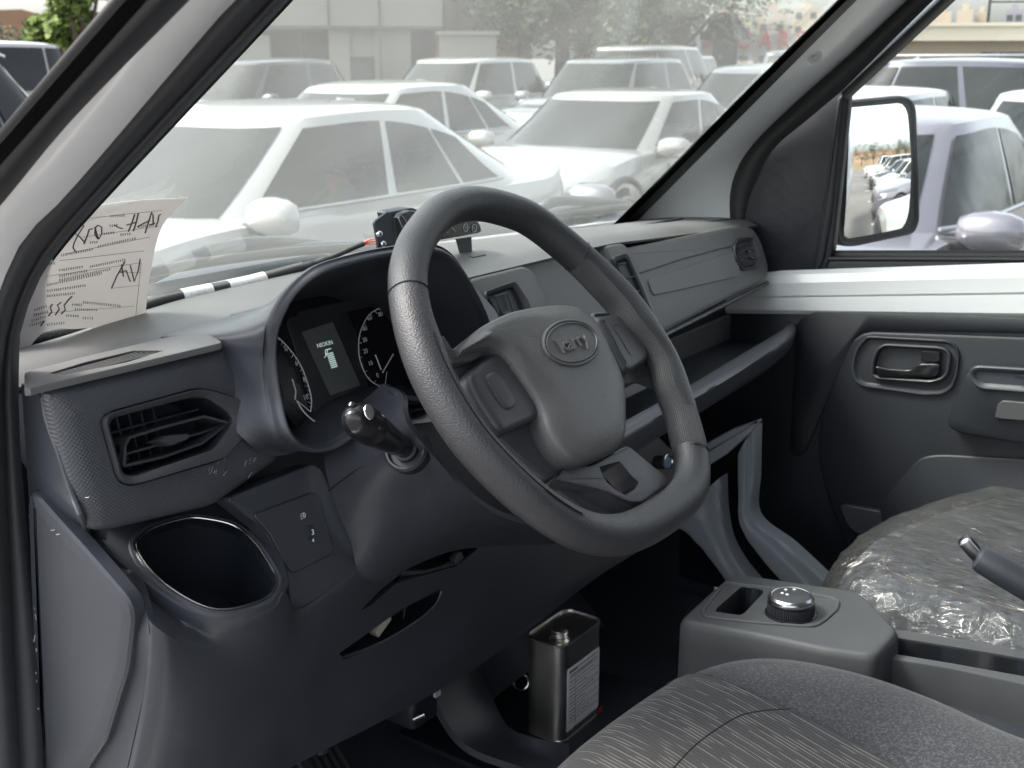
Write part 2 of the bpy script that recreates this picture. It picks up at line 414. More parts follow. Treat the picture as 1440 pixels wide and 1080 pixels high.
# windscreen with its black border
wbl, wbr = V((.56, 1.11, 1.393)), V((1.99, 1.11, 1.393))
wtl, wtr = V((.70, .49, 1.953)), V((1.83, .49, 1.953))
def onW(p, off=0): return p-PW[1]*((p-PW[0]).dot(PW[1])-off)
slab('windscreen', [onW(wbl, -.004), onW(wbr, -.004), onW(wtr, -.004), onW(wtl, -.004)], -PW[1]*.005, M_screen, body)
E0 = A([(-60, 253), (0, 182), (152, 3), (240, -100)], X=.40)
E0b = A([(-60, 274), (0, 203), (177, 0), (265, -100)], X=.402)
E1 = A([(-60, 300), (0, 233), (207, 0), (296, -100)], X=.41)
E2 = A([(-220, 900), (-170, 700), (-140, 520), (-60, 352), (0, 290), (100, 170), (267, 0), (365, -100)], X=.44)
E3 = A([(-8, 1100), (-16, 900), (-22, 700), (-20, 520), (-8, 430), (17, 367), (40, 327), (100, 267), (297, 37), (333, 0), (430, -105)], X=.475)
E4 = A([(30, 1100), (18, 889), (8, 650), (4, 560), (5, 520), (8, 486), (22, 430), (55, 361), (139, 261), (380, 0), (477, -105)], X=.497)
E5 = A([(62, 1100), (56, 969), (40, 770), (30, 650), (26, 550), (28, 494), (30, 461), (50, 405), (83, 350), (172, 250), (407, 0), (504, -105)], X=.512)
ap = strip('a_pillar', E2, E3, M_paint, body, bulge=.006, k=8)
strip('bulb_seal', E1, E2[3:], M_rubber, body, bulge=.014, k=9)
strip('ribbed_seal', E0b, E1, M_seal, body, k=13, zig=-.007)
strip('gutter_trim', E0, E0b, M_gloss, body, bulge=.002, k=4)
strip('pillar_back', [p+V((.05, .03, 0)) for p in E0], [p+V((.0, .05, 0)) for p in E3[4:]], M_dark, body)
strip('door_seal', E3, E4, M_seal, body, bulge=.012, k=9)
strip('door_seal', E4, E5, M_seal, body, bulge=.009, k=9)
E6 = [onW(p+V((.05, .02, 0)), .004) for p in pxs([(30, 478), (50, 405), (83, 350), (172, 250), (407, 0), (504, -105)], PW)]
strip('glass_border', [p-V((.07, -.03, 0)) for p in pxs([(30, 478), (50, 405), (83, 350), (172, 250), (407, 0), (504, -105)], PW)],
      pxs([(31, 490), (52, 408), (86, 353), (176, 252), (411, 2), (508, -103)], PW, .003), M_frit, body, k=4)
R1 = pxs([(862, 346), (893, 313), (1048, 157), (1204, 0), (1300, -97)], PW, .006)
R2 = A([(1034, 350), (1026, 300), (1030, 255), (1053, 210), (1110, 152), (1200, 72), (1276, 0), (1380, -97)], X=1.985)
R3 = A([(1052, 360), (1049, 311), (1056, 270), (1086, 212), (1136, 168), (1184, 128), (1197, 115), (1313, 0), (1415, -97)], X=1.99)
strip('a_pillar', R1, R2, M_paint, body, bulge=.014, k=10)
strip('door_seal', R2, R3, M_rubber, body, bulge=.008, k=8)
strip('glass_border', pxs([(800, 330), (855, 319), (887, 291), (1030, 147), (1177, 0), (1275, -98)], PW, .004),
      pxs([(830, 348), (872, 336), (900, 307), (1042, 163), (1192, 12), (1290, -88)], PW, .006), M_frit, body, k=5, bulge=.003)
strip('screen_gasket', pxs([(868, 322), (893, 299), (1036, 155), (1184, 7), (1284, -91)], PW, .010),
      pxs([(874, 330), (899, 308), (1044, 162), (1194, 11), (1294, -88)], PW, .010), M_rubber, body, k=5, bulge=.004)
pc_ = at(1146, 80, X=1.889); q = V((-.86, -.45, -.18)).normalized()
relief('trim_clip', disc(pc_, q, .0115, 24), [(0, 0), (.001, .003), (.005, .004), (.006, .001), (.0085, .001), (.009, .003), (.011, .003)], M_paint, body, n=q, res=False)
# sheet metal by the passenger footwell; its shade is put into the grey
def fold(nm, L_, R_, x, f=.012):
    a, b_ = A(L_, X=x), A(R_, X=x)
    mid = [p.lerp(q, .5) for p, q in zip(a, b_)]
    loft(nm, [[p+V((.03, .0, 0)) for p in a], a, [p.lerp(q, .12)+V((-.006, 0, 0)) for p, q in zip(a, b_)], [p.lerp(q, .55)+V((-.009, 0, 0)) for p, q in zip(a, b_)], [p.lerp(q, .62)+V((-.003, 0, 0)) for p, q in zip(a, b_)], [p.lerp(q, .92)+V((-.004, 0, 0)) for p, q in zip(a, b_)], b_, [p+V((.03, 0, 0)) for p in b_]], M_shaded_metal_grey, body, 40, 22, thick=V((.002, 0, 0)))
fold('kick_panel', [(1038, 640), (1039, 690), (1041, 735), (1061, 772), (1095, 812), (1120, 840)], [(1061, 600), (1060, 670), (1060, 729), (1110, 770), (1165, 822), (1190, 850)], 1.80)
fold('kick_panel', [(940, 738), (960, 745), (985, 768), (1010, 800), (1030, 830)], [(1012, 672), (1014, 720), (1022, 762), (1040, 795), (1062, 822)], 1.78)
pts = A([(960, 655), (990, 625), (1030, 603), (1069, 590), (1058, 606), (1020, 640), (985, 662)], X=1.76)
obj('support_bracket', *rings(pts, [(0, -.012), (0, -.003), (.001, 0), (.004, .001)], n=(-1, 0, 0), r=.003), M_shaded_metal_grey, body)
# tunnel, heater box and tray in the driver's footwell
loft('tunnel_cover', [[V((1.18, 1.28, .93)), V((1.30, 1.28, .98)), V((1.50, 1.28, .98)), V((1.62, 1.28, .90))],
                      [V((1.20, 1.05, .84)), V((1.30, 1.05, .88)), V((1.48, 1.05, .88)), V((1.60, 1.05, .82))],
                      [V((1.21, .95, .74)), V((1.30, .95, .76)), V((1.48, .95, .76)), V((1.60, .95, .74))]], M_dark, body, 20, 10, thick=.01)
loft('footwell_tray', [A([(610, 925, .95), (616, 989, .93), (655, 1047, .88), (731, 1078, .80), (790, 1100, .74)]),
                       A([(650, 925, .96), (668, 975, .93), (695, 1030, .88), (745, 1060, .81), (800, 1075, .75)]),
                       A([(672, 930, .97), (690, 975, .93), (712, 1018, .88), (745, 1036, .82), (800, 1046, .77)])], M_dash, body, 30, 10, thick=.01)
obj('tray_floor', *box_mesh((1.34, .90, .714), .34, .30, .012, bev=.004), M_hole, body)
vs, fs = tube_mesh(disc(at(733, 960, Y=.95), (-.6, -.7, .2), .012, 20), .0018, 6, True); obj('tie_ring', vs, fs, M_silver, body)
# pedal and lever under the column
ped = thing('brake_pedal', 'dark ribbed pedal low in the driver footwell under the column', 'pedal', (.80, .95, .80))
pc0 = at(455, 1078, Y=.98)
obj('arm', *tube_mesh([pc0+V((0, .0, .02)), pc0+V((.01, .05, .15)), pc0+V((.02, .10, .28))], .009, 8), M_dark, ped)
rt = Matrix.Rotation(R(-40), 3, 'X')
obj('pad', *box_mesh(pc0, .07, .012, .055, rt, .005), M_rubber, ped)
for i in range(5): obj('rib', *box_mesh(pc0+V((-.024+.012*i, -.006, .006)), .005, .006, .046, rt), M_rubber, ped)
lv = thing('column_tilt_lever', 'small metal ended lever bracket hanging under the steering column', 'lever', at(575, 985, Y=.86))
c0 = at(578, 985, Y=.86)
obj('bracket', *box_mesh(c0, .05, .05, .05, None, .008), M_hole, lv)
obj('pin', *tube_mesh([c0+V((-.03, -.028, -.002)), c0+V((-.018, -.036, .002))], .004, 10), M_silver, lv)
obj('plate', *box_mesh(c0+V((.010, -.034, .022)), .010, .004, .018), M_shaded_metal_grey, lv)

# ================================================================== DASHBOARD
dash = thing('dashboard', 'dark grey plastic dashboard running across the cab with vents, shelf and instruments', 'dashboard', (1.25, .85, 1.0))
# -- top: windscreen line, crest, front edge
def B0(x):                                             # base line of the windscreen
    X = [.50, .657, .796, .988, 1.138, 1.42, 1.722, 1.836, 2.0]
    P = [(1.10, 1.400), (1.09, 1.411), (1.061, 1.437), (1.045, 1.452), (1.041, 1.455), (1.066, 1.433), (1.092, 1.41), (1.098, 1.404), (1.10, 1.400)]
    for i in range(8):
        if x <= X[i+1]:
            t = (x-X[i])/(X[i+1]-X[i]); return V((x, P[i][0]+(P[i+1][0]-P[i][0])*t, P[i][1]+(P[i+1][1]-P[i][1])*t))
xs = [.508, .58, .66, .74, .82, .92, 1.02, 1.12, 1.22, 1.34, 1.46, 1.58, 1.70, 1.82, 1.90, 1.975]
def crest(x): return V((x, .90, 1.446-(.032*max(0, (x-1.45)/.5))))
rw = [[B0(x)+V((0, .03, -.012)) for x in xs], [B0(x)+V((0, .0, -.003)) for x in xs],
      [B0(x).lerp(crest(x), .45)+V((0, 0, .004)) for x in xs], [crest(x) for x in xs],
      [V((x, .868, 1.436-(.03*max(0, (x-1.45)/.5)))) for x in xs]]
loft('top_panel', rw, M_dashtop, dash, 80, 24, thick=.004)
# raised seams of the passenger side top
for l, r_ in (([(815, 333), (883, 321), (960, 307)], .0022), ([(876, 343), (940, 330), (1000, 313), (1040, 309)], .003)):
    tube('seam', A(l, Y=.96 if r_ < .0025 else .905), r_, M_dash, dash, 8, n=20)
# driver side ledge with the side demister
lo = A([(34, 548), (56, 542), (200, 508), (314, 481), (296, 468), (236, 473), (120, 500), (34, 522)], Z=1.457)
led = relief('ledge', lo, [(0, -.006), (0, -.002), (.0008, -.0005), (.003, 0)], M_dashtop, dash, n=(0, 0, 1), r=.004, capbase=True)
sl_o = A([(68, 525), (120, 509), (188, 493), (230, 493), (180, 509), (92, 527)], Z=1.457)
cut(led, sl_o, (0, 0, 1), .01, .02)
so_ = resample(inset(sl_o, nrm(sl_o), -.0004 if nrm(sl_o).z > 0 else .0004), 40, True)
ds = obj('side_demister', [p+V((0, 0, -.0008)) for p in so_]+[p+V((0, 0, -.03)) for p in so_], bridge(40, 2)+[tuple(range(40, 80))], M_hole, dash)
for i in range(5):
    t = (i+.6)/5.2
    a = sl_o[0].lerp(sl_o[5], t); b = sl_o[2].lerp(sl_o[3], t)
    obj('slat', *prism([a+V((0, -.0006, -.0012)), b+V((0, -.0006, -.0012)), b+V((0, .0006, -.0012)), a+V((0, .0006, -.0012))], V((0, .001, -.004))), M_dashtop, ds)

# -- air vents
def vent_driver():
    fo = pxs([(141, 590), (152, 581), (275, 547), (293, 549), (339, 563), (351, 602), (312, 645), (183, 683), (165, 676)], PV, 0)
    fi = pxs([(151, 597), (158, 588), (268, 559), (290, 560), (319, 580), (327, 593), (299, 632), (185, 670), (171, 667)], PV, 0)
    n = PV[1]
    fr = obj('air_vent', *join_parts([ringpair(fo, fi, n, .006)]), M_pad, dash)
    c = sum(fi, V((0, 0, 0)))/len(fi)
    o = resample(fillet(fi, .006), 60, True)
    vs = [p-n*.001 for p in o]+[c+(p-c)*.92-n*.055 for p in o]
    obj('duct', vs, bridge(60, 2)+[tuple(range(60, 120))], M_hole, fr)
    # upright vanes deep in the duct
    for i in range(7):
        t = (i+.8)/7.6; a = fi[1].lerp(fi[3], t); b = fi[7].lerp(fi[6], t); 
        if i > 4: continue
        obj('vane', *prism([a-n*.030, a-n*.050, b-n*.050, b-n*.030], V((.0018, 0, 0))), M_dark, fr)
    # pointed blades: front edge polyline in the opening
    def blade(f, off, d, th, m=M_pad):
        top = [pl(u, v, PV, off) for u, v in f]
        back = [p-n*d for p in top]
        k = len(top); dn = V((0, 0, -th))
        vs = top+back+[p+dn for p in top]+[p+dn for p in back]
        fs = bridge(k, 2, 0, False)+bridge(k, 2, 2*k, False)
        for i in range(k-1): fs.append((i, i+1, 2*k+i+1, 2*k+i)); fs.append((k+i, 3*k+i, 3*k+i+1, k+i+1))
        fs += [(0, 2*k, 3*k, k), (k-1, 2*k-1, 4*k-1, 3*k-1)]
        return obj('blade', vs, fs, m, fr)
    blade([(176, 624), (181, 614), (230, 599), (287, 584), (300, 587), (321, 593)], -.002, .026, .0022)
    blade([(166, 640), (220, 625), (284, 607), (319, 594)], -.012, .020, .002)
    blade([(174, 654), (230, 641), (284, 622), (303, 608), (319, 595)], -.004, .024, .0022)
    blade([(157, 607), (172, 603), (230, 587), (280, 574)], -.024, .018, .002, M_dark)
    obj('blade_link', *prism(pxs([(175, 625), (181, 614), (184, 616), (178, 627), (177, 653), (173, 655)], PV, -.003), -n*.006), M_pad, fr)
    tb = pxs([(216, 622), (236, 612), (263, 610), (262, 618), (236, 628), (228, 624)], PV, 0)
    relief('tab', tb, [(0, -.014), (0, .002), (.0008, .004)], M_pad, fr, n=n, N=36, r=.0015)
def ringpair(fo, fi, n, h, w=.0025, N=72):
    """a frame of real depth between an outer and an inner outline"""
    o = resample(fillet(fo, .007), N, True); i0 = resample(fillet(fi, .006), 480, True)
    if nrm(o).dot(n) < 0: o = o[::-1]
    if nrm(i0).dot(n) < 0: i0 = i0[::-1]
    c = sum(i0, V((0, 0, 0)))/len(i0); a = n.orthogonal().normalized(); b = n.cross(a)
    ai = [math.atan2((p-c).dot(b), (p-c).dot(a)) for p in i0]
    def md(x, y): d = abs(x-y) % (2*math.pi); return min(d, 2*math.pi-d)
    ii = [i0[min(range(480), key=lambda j: md(ai[j], math.atan2((p-c).dot(b), (p-c).dot(a))))] for p in o]
    L = [[p-n*.004 for p in o], [p+n*(h*.6) for p in o], [p.lerp(q, .12)+n*h for p, q in zip(o, ii)], [p.lerp(q, .8)+n*h*.55 for p, q in zip(o, ii)],
         [p.lerp(q, .97)+n*h*.3 for p, q in zip(o, ii)], [p-n*.010 for p in ii]]
    return [p for l in L for p in l], bridge(N, len(L))
VO = pxs([(70, 545), (200, 514), (316, 486), (346, 520), (367, 580), (402, 642), (306, 711), (153, 747), (130, 739), (109, 692), (84, 600)], PV)
VF = pxs([(139, 591), (151, 579), (275, 545), (294, 547), (341, 561), (353, 602), (313, 647), (183, 685), (163, 677)], PV)
n = PV[1]
vo = fillet(VO, [.010, .001, .004, .01, .01, .01, .01, .018, .018, .01, .01])
if nrm(vo).dot(n) < 0: vo = vo[::-1]
vf = fillet(VF, .007); cv = sum(vf, V((0, 0, 0)))/len(vf)
band('vent_fascia', [[p-n*.016 for p in vo], [p-n*.008 for p in inset(vo, n, .0005)], [p-n*.0048 for p in inset(vo, n, .0025)], [p-n*.0022 for p in inset(vo, n, .007)], [p-n*.0006 for p in inset(vo, n, .012)], [p+n*.0003 for p in inset(vo, n, .017)], vf, [p-n*.006 for p in vf]],
     M_weave, dash, 120, cv, n)
vent_driver()
# -- body of the dash below the vent: end panel, cup shelf, front skirt, knee panel
bead = A([(61, 560, .822), (66, 590, .815), (80, 630, .803), (92, 667, .795), (103, 700, .787), (116, 731, .780)])+pxs([(128, 757)], PC)
pA, pB, pC = at(52, 689, X=.509), at(187, 850, Y=.746), at(110, 1080, X=.522)
PE = plane(pA, (pB-pA).cross(pC-pA)); PE = PE if PE[1].dot(V((-1, -1, 0))) > 0 else (PE[0], -PE[1])
sealc = A([(30, 540, .512), (34, 600, .512), (38, 660, .513), (42, 720, .514), (45, 780, .515), (50, 880, .518), (58, 1000, .521), (64, 1110, .524)], ax='X')
ridge = pxs([(183, 802)], PC, -.001)+pxs([(208, 870), (206, 950), (190, 1030), (165, 1140)], PE, -.005)
loft('end_panel', [sealc, bead+ridge], M_dash, dash, 60, 10, thick=V((.008, .004, 0)))
tube('bead', bead, .0026, M_dash, dash, 8, n=40)
slab('fascia_seat', bead+pxs([(150, 760), (152, 735), (118, 690), (95, 600), (86, 548), (64, 548)], PV, -.024), V((.004, .012, 0)), M_dash, dash)
sh = pxs([(128, 757), (155, 780), (183, 802), (207, 821), (235, 842), (262, 857), (300, 868), (350, 864), (390, 847), (408, 818), (400, 785), (372, 745), (340, 700), (400, 630), (300, 690), (153, 728), (112, 725)], PC)
shelf = relief('cup_shelf', sh, [(0, -.014), (0, -.003), (.001, -.001), (.004, 0)], M_dash, dash, n=PC[1], r=.004, N=110, capbase=True)
cup = pxs([(191, 768), (203, 750), (225, 739), (255, 731), (279, 729), (327, 739), (358, 763), (384, 802), (389, 821), (374, 843), (327, 858), (287, 855), (239, 829), (205, 797)], PC)
cupo = smooth(cup, 64, True)
cut(shelf, cupo, PC[1], .02, .03)
nc = PC[1] if nrm(cupo).dot(PC[1]) > 0 else -PC[1]
if nrm(cupo).dot(PC[1]) < 0: cupo = cupo[::-1]
cc = sum(cupo, V((0, 0, 0)))/64
ch = obj('cup_holder', [p+PC[1]*h for h, s_ in ((.0005, 0), (-.010, 0)) for p in cupo]+[cc+(p-cc)*.90+V((0.004, .020, -.050)) for p in cupo]+[cc+(p-cc)*.80+V((.008, .030, -.075)) for p in cupo],
         bridge(64, 4)+[tuple(range(192, 256))], M_hole, dash)
tube('trim_ring', [p+PC[1]*.0012 for p in inset(cupo, PC[1], .0006)], .0011, M_silver, ch, 8, True)
vs, fs = rings([p for p in cupo], [(-.007, -.001), (-.0055, .0015), (-.003, .0022), (-.001, .001), (-.0005, -.003)], res=False, cap=False)
obj('cup_collar', vs, fs, M_dash, ch)
f0 = pxs([(183, 802), (195, 812), (207, 821), (235, 842), (262, 857), (300, 868), (350, 864), (385, 850), (402, 834)], PC, -.002)
rt_ = [(418, 858, .742), (460, 832, .748), (511, 797, .752), (600, 745, .775), (720, 700, .81), (850, 680, .85), (960, 670, .88)]
sk = [f0+A(rt_),
      [p+V((0, .002, -.012)) for p in f0]+A([(q[0]+2, q[1]+14, q[2]) for q in rt_]),
      pxs([(208, 870), (215, 878)], PE, -.005)+A([(235, 893, .726), (262, 908, .727), (290, 918, .730), (325, 926, .734), (365, 928, .739), (390, 927, .744), (410, 926, .749), (430, 922, .754), (470, 908, .765), (520, 885, .772), (610, 835, .787), (725, 780, .815), (850, 725, .855), (960, 700, .885)]),
      pxs([(200, 990), (207, 995)], PE, -.005)+A([(225, 1000, .745), (250, 1008, .742), (278, 1015, .742), (315, 1016, .745), (355, 1010, .752), (385, 1005, .760), (408, 1000, .768), (430, 995, .776), (470, 980, .788), (525, 950, .79), (620, 895, .80), (730, 832, .822), (850, 765, .86), (960, 715, .888)]),
      pxs([(165, 1140), (175, 1140)], PE, -.005)+A([(200, 1138, .792), (230, 1132, .787), (262, 1124, .785), (305, 1114, .788), (350, 1098, .792), (382, 1084, .797), (405, 1073, .806), (430, 1060, .806), (470, 1040, .806), (530, 1010, .806), (640, 950, .812), (740, 882, .83), (850, 800, .865), (960, 735, .892)])]
sk.append([p+V((0, .02, -.006)) for p in sk[-1]]); sk.append([p+V((0, .16, .02)) for p in sk[-2]])
knee = loft('knee_panel', sk, M_dash, dash, 90, 44, 6, thick=V((.003, .008, .002)))
# openings in the knee panel
nk = V((-.35, -.93, .1)).normalized()
for nm, o, lev in (('pull_recess', [(492, 849), (520, 822), (559, 797), (600, 768), (636, 748), (677, 748), (668, 772), (640, 795), (600, 806), (545, 815), (510, 842)], 1),
                   ('access_slot', [(468, 912), (489, 898), (525, 875), (559, 855), (600, 838), (621, 830), (612, 850), (584, 874), (533, 904), (476, 924)], 0)):
    pts = A(o, Y=.785); cut(knee, pts, nk, .06, .09)
    back = [p-nk*.030 for p in inset(pts, nrm(pts) if nrm(pts).dot(nk) > 0 else -nrm(pts), -.004)]
    oo = resample(pts, 48, True); vs = [p+nk*.004 for p in oo]+[p-nk*.035 for p in oo]
    rc = obj(nm, vs, bridge(48, 2)+[tuple(range(48, 96))], M_hole, dash)
    if lev:
        tube('release_lever', A([(560, 806), (600, 806), (630, 796), (648, 782)], Y=.79), .0045, M_pad, rc, 8, n=16)
        obj('lever_end', *box_mesh(at(642, 784, Y=.785), .014, .010, .010, Matrix.Rotation(R(-25), 3, 'Y'), .002), M_pad, rc)
        tube('recess_lip', A([(495, 850), (508, 838), (530, 826)], Y=.778), .003, M_pad, rc, 8, n=10)
    else:
        obj('relay_block', *box_mesh(at(534, 878, Y=.795), .026, .012, .010, Matrix.Rotation(R(-30), 3, 'Y'), .001), mat('beige_connector', (.35, .33, .29), .5), rc)
        obj('clip', *box_mesh(at(568, 862, Y=.79), .002, .002, .012, Matrix.Rotation(R(10), 3, 'Y')), M_silver, rc)
        tube('slot_rim', A([(470, 914), (476, 925), (533, 905), (584, 875), (612, 851), (621, 831)], Y=.779), .0016, M_pad, rc, 6, n=24)
# fuse cover on the end of the dash
fc = pxs([(43, 700), (50, 688), (85, 728), (125, 772), (165, 818), (188, 846), (192, 868), (184, 937), (152, 1040), (105, 1110), (62, 1110), (48, 850)], PE)
relief('fuse_cover', fc, [(0, -.010), (0, .001), (.002, .0035), (.010, .0050), (.012, .0050)], M_dash, dash, n=PE[1], r=.008, N=100)
# fascia filling behind everything on the driver side
slab('core', pxs([(50, 560), (330, 500), (700, 440), (760, 560), (720, 720), (500, 780), (345, 700), (300, 690), (150, 715)], PV, -.045), V((0, .1, 0)), M_hole, dash)
M_scuff = mat('pale_scuff', (.45, .46, .47), .7)
rs = random.Random(11); sc_ = []
for (u0, v0, n_, P_) in ((300, 664, 7, PV), (352, 648, 6, PV), (306, 650, 4, PV)):
    for q in range(n_):
        u, v = u0+rs.gauss(0, 5), v0+rs.gauss(0, 7); sc_.append(tube_mesh([pl(u, v, P_, .0009), pl(u+rs.uniform(.5, 5), v-rs.uniform(1, 9), P_, .0009)], rs.uniform(.00008, .0002), 4))
for q in range(14):
    v = 700+q*24+rs.uniform(-8, 8); u = 43+(v-700)*.035+rs.gauss(0, 1.2); sc_.append(tube_mesh([at(u, v, X=.5085), at(u+rs.uniform(-2, 2), v+rs.uniform(3, 9), X=.5085)], .0004, 4))
for (u, v) in ((72, 746), (79, 752), (120, 700)): sc_.append(tube_mesh([pl(u, v, PE, .006), pl(u+5, v-1, PE, .006)], .0003, 4))
sco = obj('scuff_marks', *join_parts(sc_), M_scuff, dash); sco['kind'] = 'stuff'
# -- switch panel
sp = pxs([(318, 702), (440, 652), (452, 660), (486, 740), (511, 797), (462, 838), (412, 868), (404, 800), (372, 745)], PS)
relief('switch_fascia', sp, [(0, -.02), (0, -.001), (.0008, 0), (.003, .0005)], M_dash, dash, n=PS[1], r=.004, N=90)
cv2 = pxs([(354, 724), (437, 693), (447, 697), (467, 772), (464, 779), (410, 806), (398, 790), (378, 752)], PS)
swp = relief('switch_cover', cv2, [(0, -.001), (0, .0015), (.0008, .0022), (.002, .0022)], M_dash, dash, n=PS[1], r=.003, N=80)
tube('cover_gap', [p+PS[1]*.0008 for p in resample(fillet(cv2, .003), 80, True)], .0009, M_hole, swp, 5, True)
hw = pxs([(421, 739), (441, 733), (447, 757), (428, 766)], PS, .002)
vs, fs = rings(hw, [(0, 0), (.0012, -.004), (.002, -.004)], n=PS[1], r=.0015, N=36); wh = obj('level_wheel', vs, fs, M_gloss, swp)
cw = sum(hw, V((0, 0, 0)))/4
ax_ = (hw[1]-hw[0]).normalized()
wv, wf = [], []
for s_ in (-1, 1):
    wv += disc(cw-PS[1]*.004+ax_*(.0035*s_), ax_, .0080, 20, PS[1])
obj('wheel_drum', wv, bridge(20, 2)+[tuple(range(20)), tuple(range(20, 40))], M_dark, wh)
eu = (hw[1]-hw[0]).normalized(); ev = PS[1].cross(eu).normalized()
text('digit', '3', cw+PS[1]*.0045+eu*.001, eu, ev, .0075, .0002, M_print, wh)
text('digit', '4', cw+PS[1]*.0035+eu*.001-ev*.008, eu, ev, .005, .0002, M_print, wh)
ic = pl(426, 725, PS, .0026)
vs, fs = join_parts([tube_mesh([ic+eu*x*.0012+ev*y*.0012 for x, y in [(1, 2), (2.2, 1.6), (2.8, 0), (2.2, -1.6), (1, -2), (1, 2)]], .0003, 4),
                     tube_mesh([ic+ev*.0022, ic-eu*.003+ev*.0012], .0003, 4), tube_mesh([ic, ic-eu*.003-ev*.0008], .0003, 4), tube_mesh([ic-ev*.0022, ic-eu*.003-ev*.0030], .0003, 4)])
obj('headlamp_symbol', vs, fs, M_print, swp)

# -- instrument binnacle
arch = [(410, 606), (397, 560), (390, 510), (390, 477), (397, 450), (417, 415), (450, 389), (500, 373), (547, 363), (600, 357), (628, 366), (650, 393), (670, 428), (683, 460), (696, 510), (700, 560), (640, 562), (580, 570), (520, 590), (470, 622), (436, 624)]
AY = [.735, .748, .752, .748, .738, .722, .705, .692, .682, .678, .678, .678, .680, .684, .69, .70, .705, .71, .72, .73, .735]
a0 = A([(u, v, y) for (u, v), y in zip(arch, AY)]); ca = sum(a0, V((0, 0, 0)))/len(a0)
afl = [V((p.x, .70, p.z)) for p in a0]
def arow(d, dy, zs=0):
    o = inset(afl, nrm(afl), -d); return [V((p.x, q.y+dy, p.z+zs)) for p, q in zip(o, a0)]
def topz(x, y):
    b = B0(x); c = crest(x); t = max(0, min(1, (y-c.y)/(b.y-c.y))); return c.z+(b.z-c.z)*t
def sweep(y, f, d, lf=1):
    o = []
    for p, q in zip(inset(afl, nrm(afl), -d), a0):
        k = max(0, min(1, (p.z-1.39)/.07)); zt_ = (q.z+.001)*(1-f)+(topz(p.x, y)-.003)*f   # only the upper part runs back to the dash top
        o.append(V((p.x+((ca.x+.05-p.x)*.6*max(0, min(1, (q.z-1.475)/.03))-.012*lf*(1 if p.x < .75 else 0)*max(0, min(1, (1.50-q.z)/.02)))*min(1, f), (q.y+.008+.03*f)*(1-k)+max(y, q.y+.012)*k, p.z*(1-k)+zt_*k)))
    return o
loft('binnacle_hood', [[V((p.x, .83, p.z-.005)) for p in sweep(.83, .66, -.006, -.5)], [V((p.x, .785, p.z-.003)) for p in sweep(.785, .40, -.005, -.5)], arow(-.0012, .010), arow(0, .004), arow(.002, -.002), arow(.005, -.003), arow(.0075, .002), arow(.008, .009),
     sweep(.76, .22, .008), sweep(.82, .58, .008), sweep(.90, .90, .010), sweep(1.03, 1.03, .014)],
            M_dash, dash, 110, 44, 6, closed=True, ang=60)
# instrument face
fc0 = pxs([(378, 480), (400, 440), (430, 405), (548, 380), (640, 372), (700, 440), (720, 560), (640, 590), (540, 600), (470, 625), (430, 620), (400, 580)], PI, -.001)
ins = slab('instrument_panel', fc0, -PI[1]*.01, M_gloss, dash, .01)
ni = PI[1]
e1i = V((1, 0, 0)); e2i = ni.cross(e1i)
M_bezel = mat('instrument_grey', (.030, .032, .036), .35)
relief('face_plate', pxs([(400, 450), (480, 425), (500, 470), (520, 560), (470, 590), (440, 580), (425, 530)], PI), [(0, 0), (0, .002), (.001, .0025)], M_bezel, ins, n=ni, r=.003)
relief('face_plate', pxs([(415, 440), (545, 410), (620, 400), (622, 408), (480, 440), (420, 452)], PI), [(0, 0), (0, .003)], M_bezel, ins, n=ni, r=.002)
lcd = pxs([(424, 467), (467, 453), (506, 542), (464, 556)], PI, .003)
M_lcd = mat('lcd_grey', (.11, .12, .12), .3)
scr = slab('lcd_screen', lcd, ni*.001, M_lcd, ins, .001)
def lit(m, n, L, b, tc): b.inputs['Emission Color'].default_value = (.70, .85, .80, 1); b.inputs['Emission Strength'].default_value = .10
M_glow = mat('lcd_lit_pixels', (.5, .7, .65), .5, extra=lit)
text('lcd_text', 'NIOKIN', pl(457, 484, PI, .0045), e1i, e2i, .0062, .0001, M_glow, scr)
bt = [];
for i in range(8):
    c = pl(464+i*.9, 497+i*2.7, PI, .0046); bt.append(box_mesh(c, .0085, .0004, .0014))
vs, fs = join_parts(bt+[box_mesh(pl(458, 497, PI, .0046), .0012, .0004, .008), box_mesh(pl(462, 491, PI, .0046), .007, .0004, .0012), tube_mesh([pl(456, 503, PI, .0046), pl(459, 500, PI, .0046), pl(461, 492, PI, .0046)], .0004, 4)])
obj('battery_symbol', vs, fs, M_glow, scr)
def gauge(arc, tip, nums, needle):
    g = tube('gauge_ring', [pl(u, v, PI, .004) for u, v in arc], .00055, M_print, ins, 6, n=60)
    tube('gauge_point', [pl(u, v, PI, .004) for u, v in tip], .0004, M_print, g, 6)
    P = smooth([pl(u, v, PI, .004) for u, v in arc], 41); c = sum(P, V((0, 0, 0)))/41
    tk = []
    for i in range(0, 41, 2):
        d = (GC[0]-P[i]).normalized(); L_ = .0042 if i % 4 == 0 else .002
        tk.append(tube_mesh([P[i], P[i]+d*L_], .00035, 4))
    obj('ticks', *join_parts(tk), M_print, g)
    for (u, v, s_) in nums: text('numeral', s_, pl(u, v, PI, .004), e1i, e2i, .0068, .0001, M_print, g)
    for nd in needle: tube('needle', [pl(u, v, PI, .008) for u, v in nd], .0007, M_print, g, 6)
GC = [pl(575, 490, PI, .004)]
gauge([(570, 440), (556, 433), (540, 432), (522, 440), (511, 456), (505, 475), (505, 500), (512, 522), (522, 536), (541, 547)], [(541, 546), (544, 523)],
      [(520, 447, '60'), (513, 462, '40'), (513, 478, '30'), (514, 494, '20'), (521, 511, '10'), (531, 528, '0'), (535, 442, '80'), (549, 439, '100')], [[(538, 524), (553, 498)], [(528, 499), (536, 520)]])
GC = [pl(385, 545, PI, .004)]
